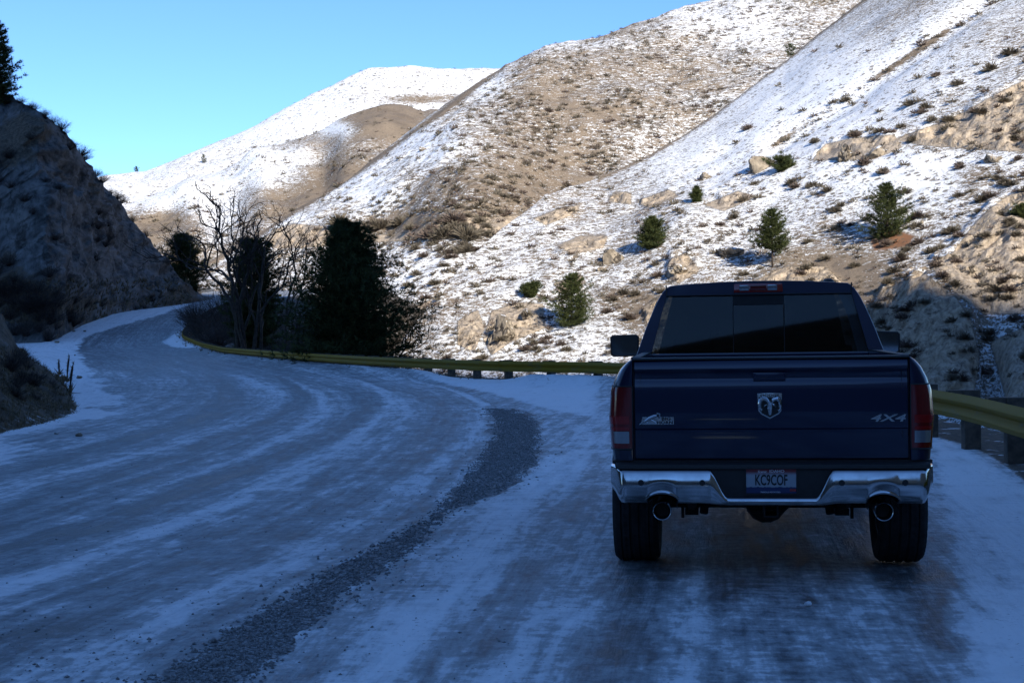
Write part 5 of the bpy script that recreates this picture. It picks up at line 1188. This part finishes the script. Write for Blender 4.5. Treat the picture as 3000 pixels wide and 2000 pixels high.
# centre stop lamp, antenna
z0, z1 = 1.842, 1.908
cl = MB().prism([(-.183, z0), (.183, z0), (.180, z1 - .006), (.172, z1), (-.172, z1), (-.180, z1 - .006)], lambda a, b: (a, 2.058 + .12 * (b - 1.36) - .012, b), lambda a, b: (a, 2.058 + .12 * (b - 1.36) + .03, b)).build('center_stop_lamp', M_RED2, cab, True, 30, bevel=.004)
for x in (-.105, .105): MB().box(x - .036, x + .036, 2.1105 - .012, 2.125, 1.853, 1.897).build('cargo_lamp', M_CLEAR, cl, True, 30, bevel=.006)
MB().box(-.06, .06, 2.1095 - .010, 2.125, 1.856, 1.894).build('stop_lens', M_RED, cl, True, 30, bevel=.004)
mb = MB(); mb.grid(np.array([[(.545 + r * math.cos(a) * .045, 2.45 + r * math.sin(a) * .08, 1.908 + h_) for a in np.linspace(0, 2 * math.pi, 16, endpoint=False)] for r, h_ in ((1, -.01), (1, .012), (.8, .028), (.45, .036), (.02, .038))]), cv=True); mb.build('antenna', M_BLACK, cab)
# interior
for x in (-.42, .42):
    st = MB(); st.box(x - .25, x + .25, 2.95, 3.10, .95, 1.50); st = st.build('seat', M_SEAT, truck, True, 40, bevel=.05); MB().box(x - .13, x + .13, 2.93, 3.03, 1.53, 1.68).build('headrest', M_SEAT, st, True, 40, bevel=.04)
rsb = MB().box(-.70, .70, 2.16, 2.30, .95, 1.44).build('rear_seat', M_SEAT, truck, True, 40, bevel=.05)
for x in (-.48, .48): MB().box(x - .12, x + .12, 2.17, 2.26, 1.445, 1.56).build('headrest', M_SEAT, rsb, True, 40, bevel=.03)
MB().box(-.80, .80, 3.60, 4.02, 1.00, 1.30).build('dashboard', M_BLACK, truck, True, 40, bevel=.05); MB().box(-.10, .10, 3.42, 3.46, 1.62, 1.69).build('rear_view_mirror', M_BLACK, truck, True, 30, bevel=.01)
MB().box(-.88, .88, 2.10, 4.1, .62, .68).build('cab_floor', M_BLACK, truck)

# wheels
def tyre_mesh():
    n = 132; W = .15; prof_ = []
    for q in np.linspace(-1, 1, 37):
        x = q * W; a = abs(q); r = .400 - .020 * sstep(.80, 1.0, np.array(a)) - .006 * a * a; prof_.append((x, float(r), a))
    side_ = [(W * .985, .368), (W * 1.03, .330), (W * 1.0, .280), (W * .86, .235), (W * .80, .222)]
    pts = [(-x, r, 2) for x, r in side_[::-1]] + prof_ + [(x, r, 2) for x, r in side_]
    P = np.zeros((n, len(pts), 3))
    for i in range(n):
        a = 2 * math.pi * i / n
        for j, (x, r, f) in enumerate(pts):
            if f <= 1.0:
                g = min(abs(f - c) for c in (.0, .28, .56, .84)); d_ = .010 if (abs(x / W) < .95 and min(abs(x / W - c) for c in (-.62, -.2, .2, .62)) < .045) else 0
                ph = (a * 44 / (2 * math.pi) + abs(x / W) * 1.6 + (.5 if x > 0 else 0)) % 1
                if ph < .22 and f > .16: d_ = max(d_, .007)
                r = r - d_
            P[i, j] = (x, r * math.cos(a), r * math.sin(a))
    return mesh_np('tyre', P.reshape(-1, 3), grid_faces(n, len(pts), cu=True))
TY = tyre_mesh(); TY.materials.append(M_RUBBER)
rm = MB(); n = 40
rm.grid(np.array([[(x, r * math.cos(a), r * math.sin(a)) for a in np.linspace(0, 2 * math.pi, n, endpoint=False)] for x, r in ((-.125, .228), (-.125, .205), (-.02, .195), (.09, .205), (.12, .228), (.128, .222), (.10, .19))]), cv=True)
for k in range(5):
    a = 2 * math.pi * k / 5; ca, sa = math.cos(a), math.sin(a)
    V = [(x, ca * r - sa * w, sa * r + ca * w) for x in (.07, .105) for r, w in ((.03, -.035), (.03, .035), (.205, .05), (.205, -.05))]; rm.add(V, [(0, 1, 2, 3), (7, 6, 5, 4), (0, 4, 5, 1), (1, 5, 6, 2), (2, 6, 7, 3), (3, 7, 4, 0)])
rm.tube([(.06, 0, 0), (.115, 0, 0)], .06, 20)
RIM = rm.build('rim', M_ALU, None, True, 35); RIMM = RIM.data; bpy.data.objects.remove(RIM)
BR = MB(); BR.tube([(-.10, 0, 0), (-.02, 0, 0)], .165, 24); BRO = BR.build('brake_disc', M_UNDER, None); BRM = BRO.data; bpy.data.objects.remove(BRO)
for sgn in (-1, 1):
    for y in (AX_R, AX_F):
        w = empty('wheel', (sgn * .868, y, .397), 0 if sgn > 0 else math.pi); w.parent = truck
        for me_, nm in ((TY, 'tyre'), (RIMM, 'rim'), (BRM, 'brake_disc')):
            o = bpy.data.objects.new(nm, me_); COL.objects.link(o); o.parent = w
            me_.polygons.foreach_set('use_smooth', np.ones(len(me_.polygons), bool)); me_.set_sharp_from_angle(angle=math.radians(30))
# underbody
mb = MB(); mb.tube([(-.74, AX_R, .40), (-.2, AX_R, .40), (.2, AX_R, .40), (.74, AX_R, .40)], .045, 10); mb.tube([(.0, AX_R - .17, .385), (.0, AX_R - .12, .385), (0, AX_R, .39), (.0, AX_R + .2, .40)], [.03, .115, .14, .05], 14); mb.build('rear_axle', M_UNDER, truck)
for sgn in (-1, 1):
    mb = MB(); mb.tube([(sgn * .50, .22, .52), (sgn * .50, .5, .45), (sgn * .5, AX_R, .37), (sgn * .5, 1.6, .50)], [.022, .03, .04, .025], 6); mb.box(sgn * .5 - .045, sgn * .5 + .045, AX_R - .09, AX_R + .09, .315, .36); mb.tube([(sgn * .42, AX_R - .10, .33), (sgn * .36, AX_R + .1, .75)], .03, 8); mb.tube([(sgn * .56, AX_R - .12, .30), (sgn * .56, AX_R - .12, .40)], .012, 6); mb.build('leaf_spring', M_UNDER, truck)
    MB().box(sgn * .42 - .04, sgn * .42 + .04, .16, 5.3, .52, .62).build('frame_rail', M_UNDER, truck, True, 30, bevel=.01)
mb = MB(); mb.tube([(-.47, .85, .415), (-.16, .80, .415), (-.10, .78, .36), (.10, .78, .36), (.16, .80, .415), (.47, .85, .415)], .016, 8); mb.build('sway_bar', M_UNDER, truck)
mb = MB(); mb.box(-.045, .045, .10, .34, .405, .415); mb.box(-.045, .045, .10, .34, .475, .485); mb.box(-.045, -.035, .10, .34, .415, .475); mb.box(.035, .045, .10, .34, .415, .475); mb.box(-.42, .42, .20, .28, .486, .54); mb.build('hitch_receiver', M_UNDER, truck)
mb = MB()
mb.grid(np.array([[(r * math.cos(a), AX_R + .75 + r * math.sin(a), z) for a in np.linspace(0, 2 * math.pi, 28, endpoint=False)] for r, z in ((.20, .50), (.34, .47), (.37, .55), (.34, .64), (.20, .62))]), cv=True); mb.build('spare_tyre', M_RUBBER, truck)
mb = MB(); mb.tube([(-.668, .8, .455), (-.62, 1.6, .50), (-.3, 2.3, .46), (.0, 3.0, .44)], .035, 8); mb.tube([(.668, .8, .455), (.62, 1.6, .50), (.3, 2.3, .46), (.0, 3.0, .44)], .035, 8); mb.tube([(0, 2.4, .45), (0, 3.4, .45)], .11, 12); mb.build('exhaust_pipe', M_UNDER, truck)
mb = MB(); mb.box(-.80, .80, .55, 2.0, .66, .86); mb.build('bed_underside', M_UNDER, truck)
for sgn in (-1, 1):
    for c in (AX_R, AX_F):
        P = np.array([[(sgn * x, c + .52 * math.cos(a), AXZ + .52 * math.sin(a)) for a in np.linspace(.25, math.pi - .25, 16)] for x in (.985, .62)]); MB().grid(P).build('wheel_well', M_BLACK, truck)
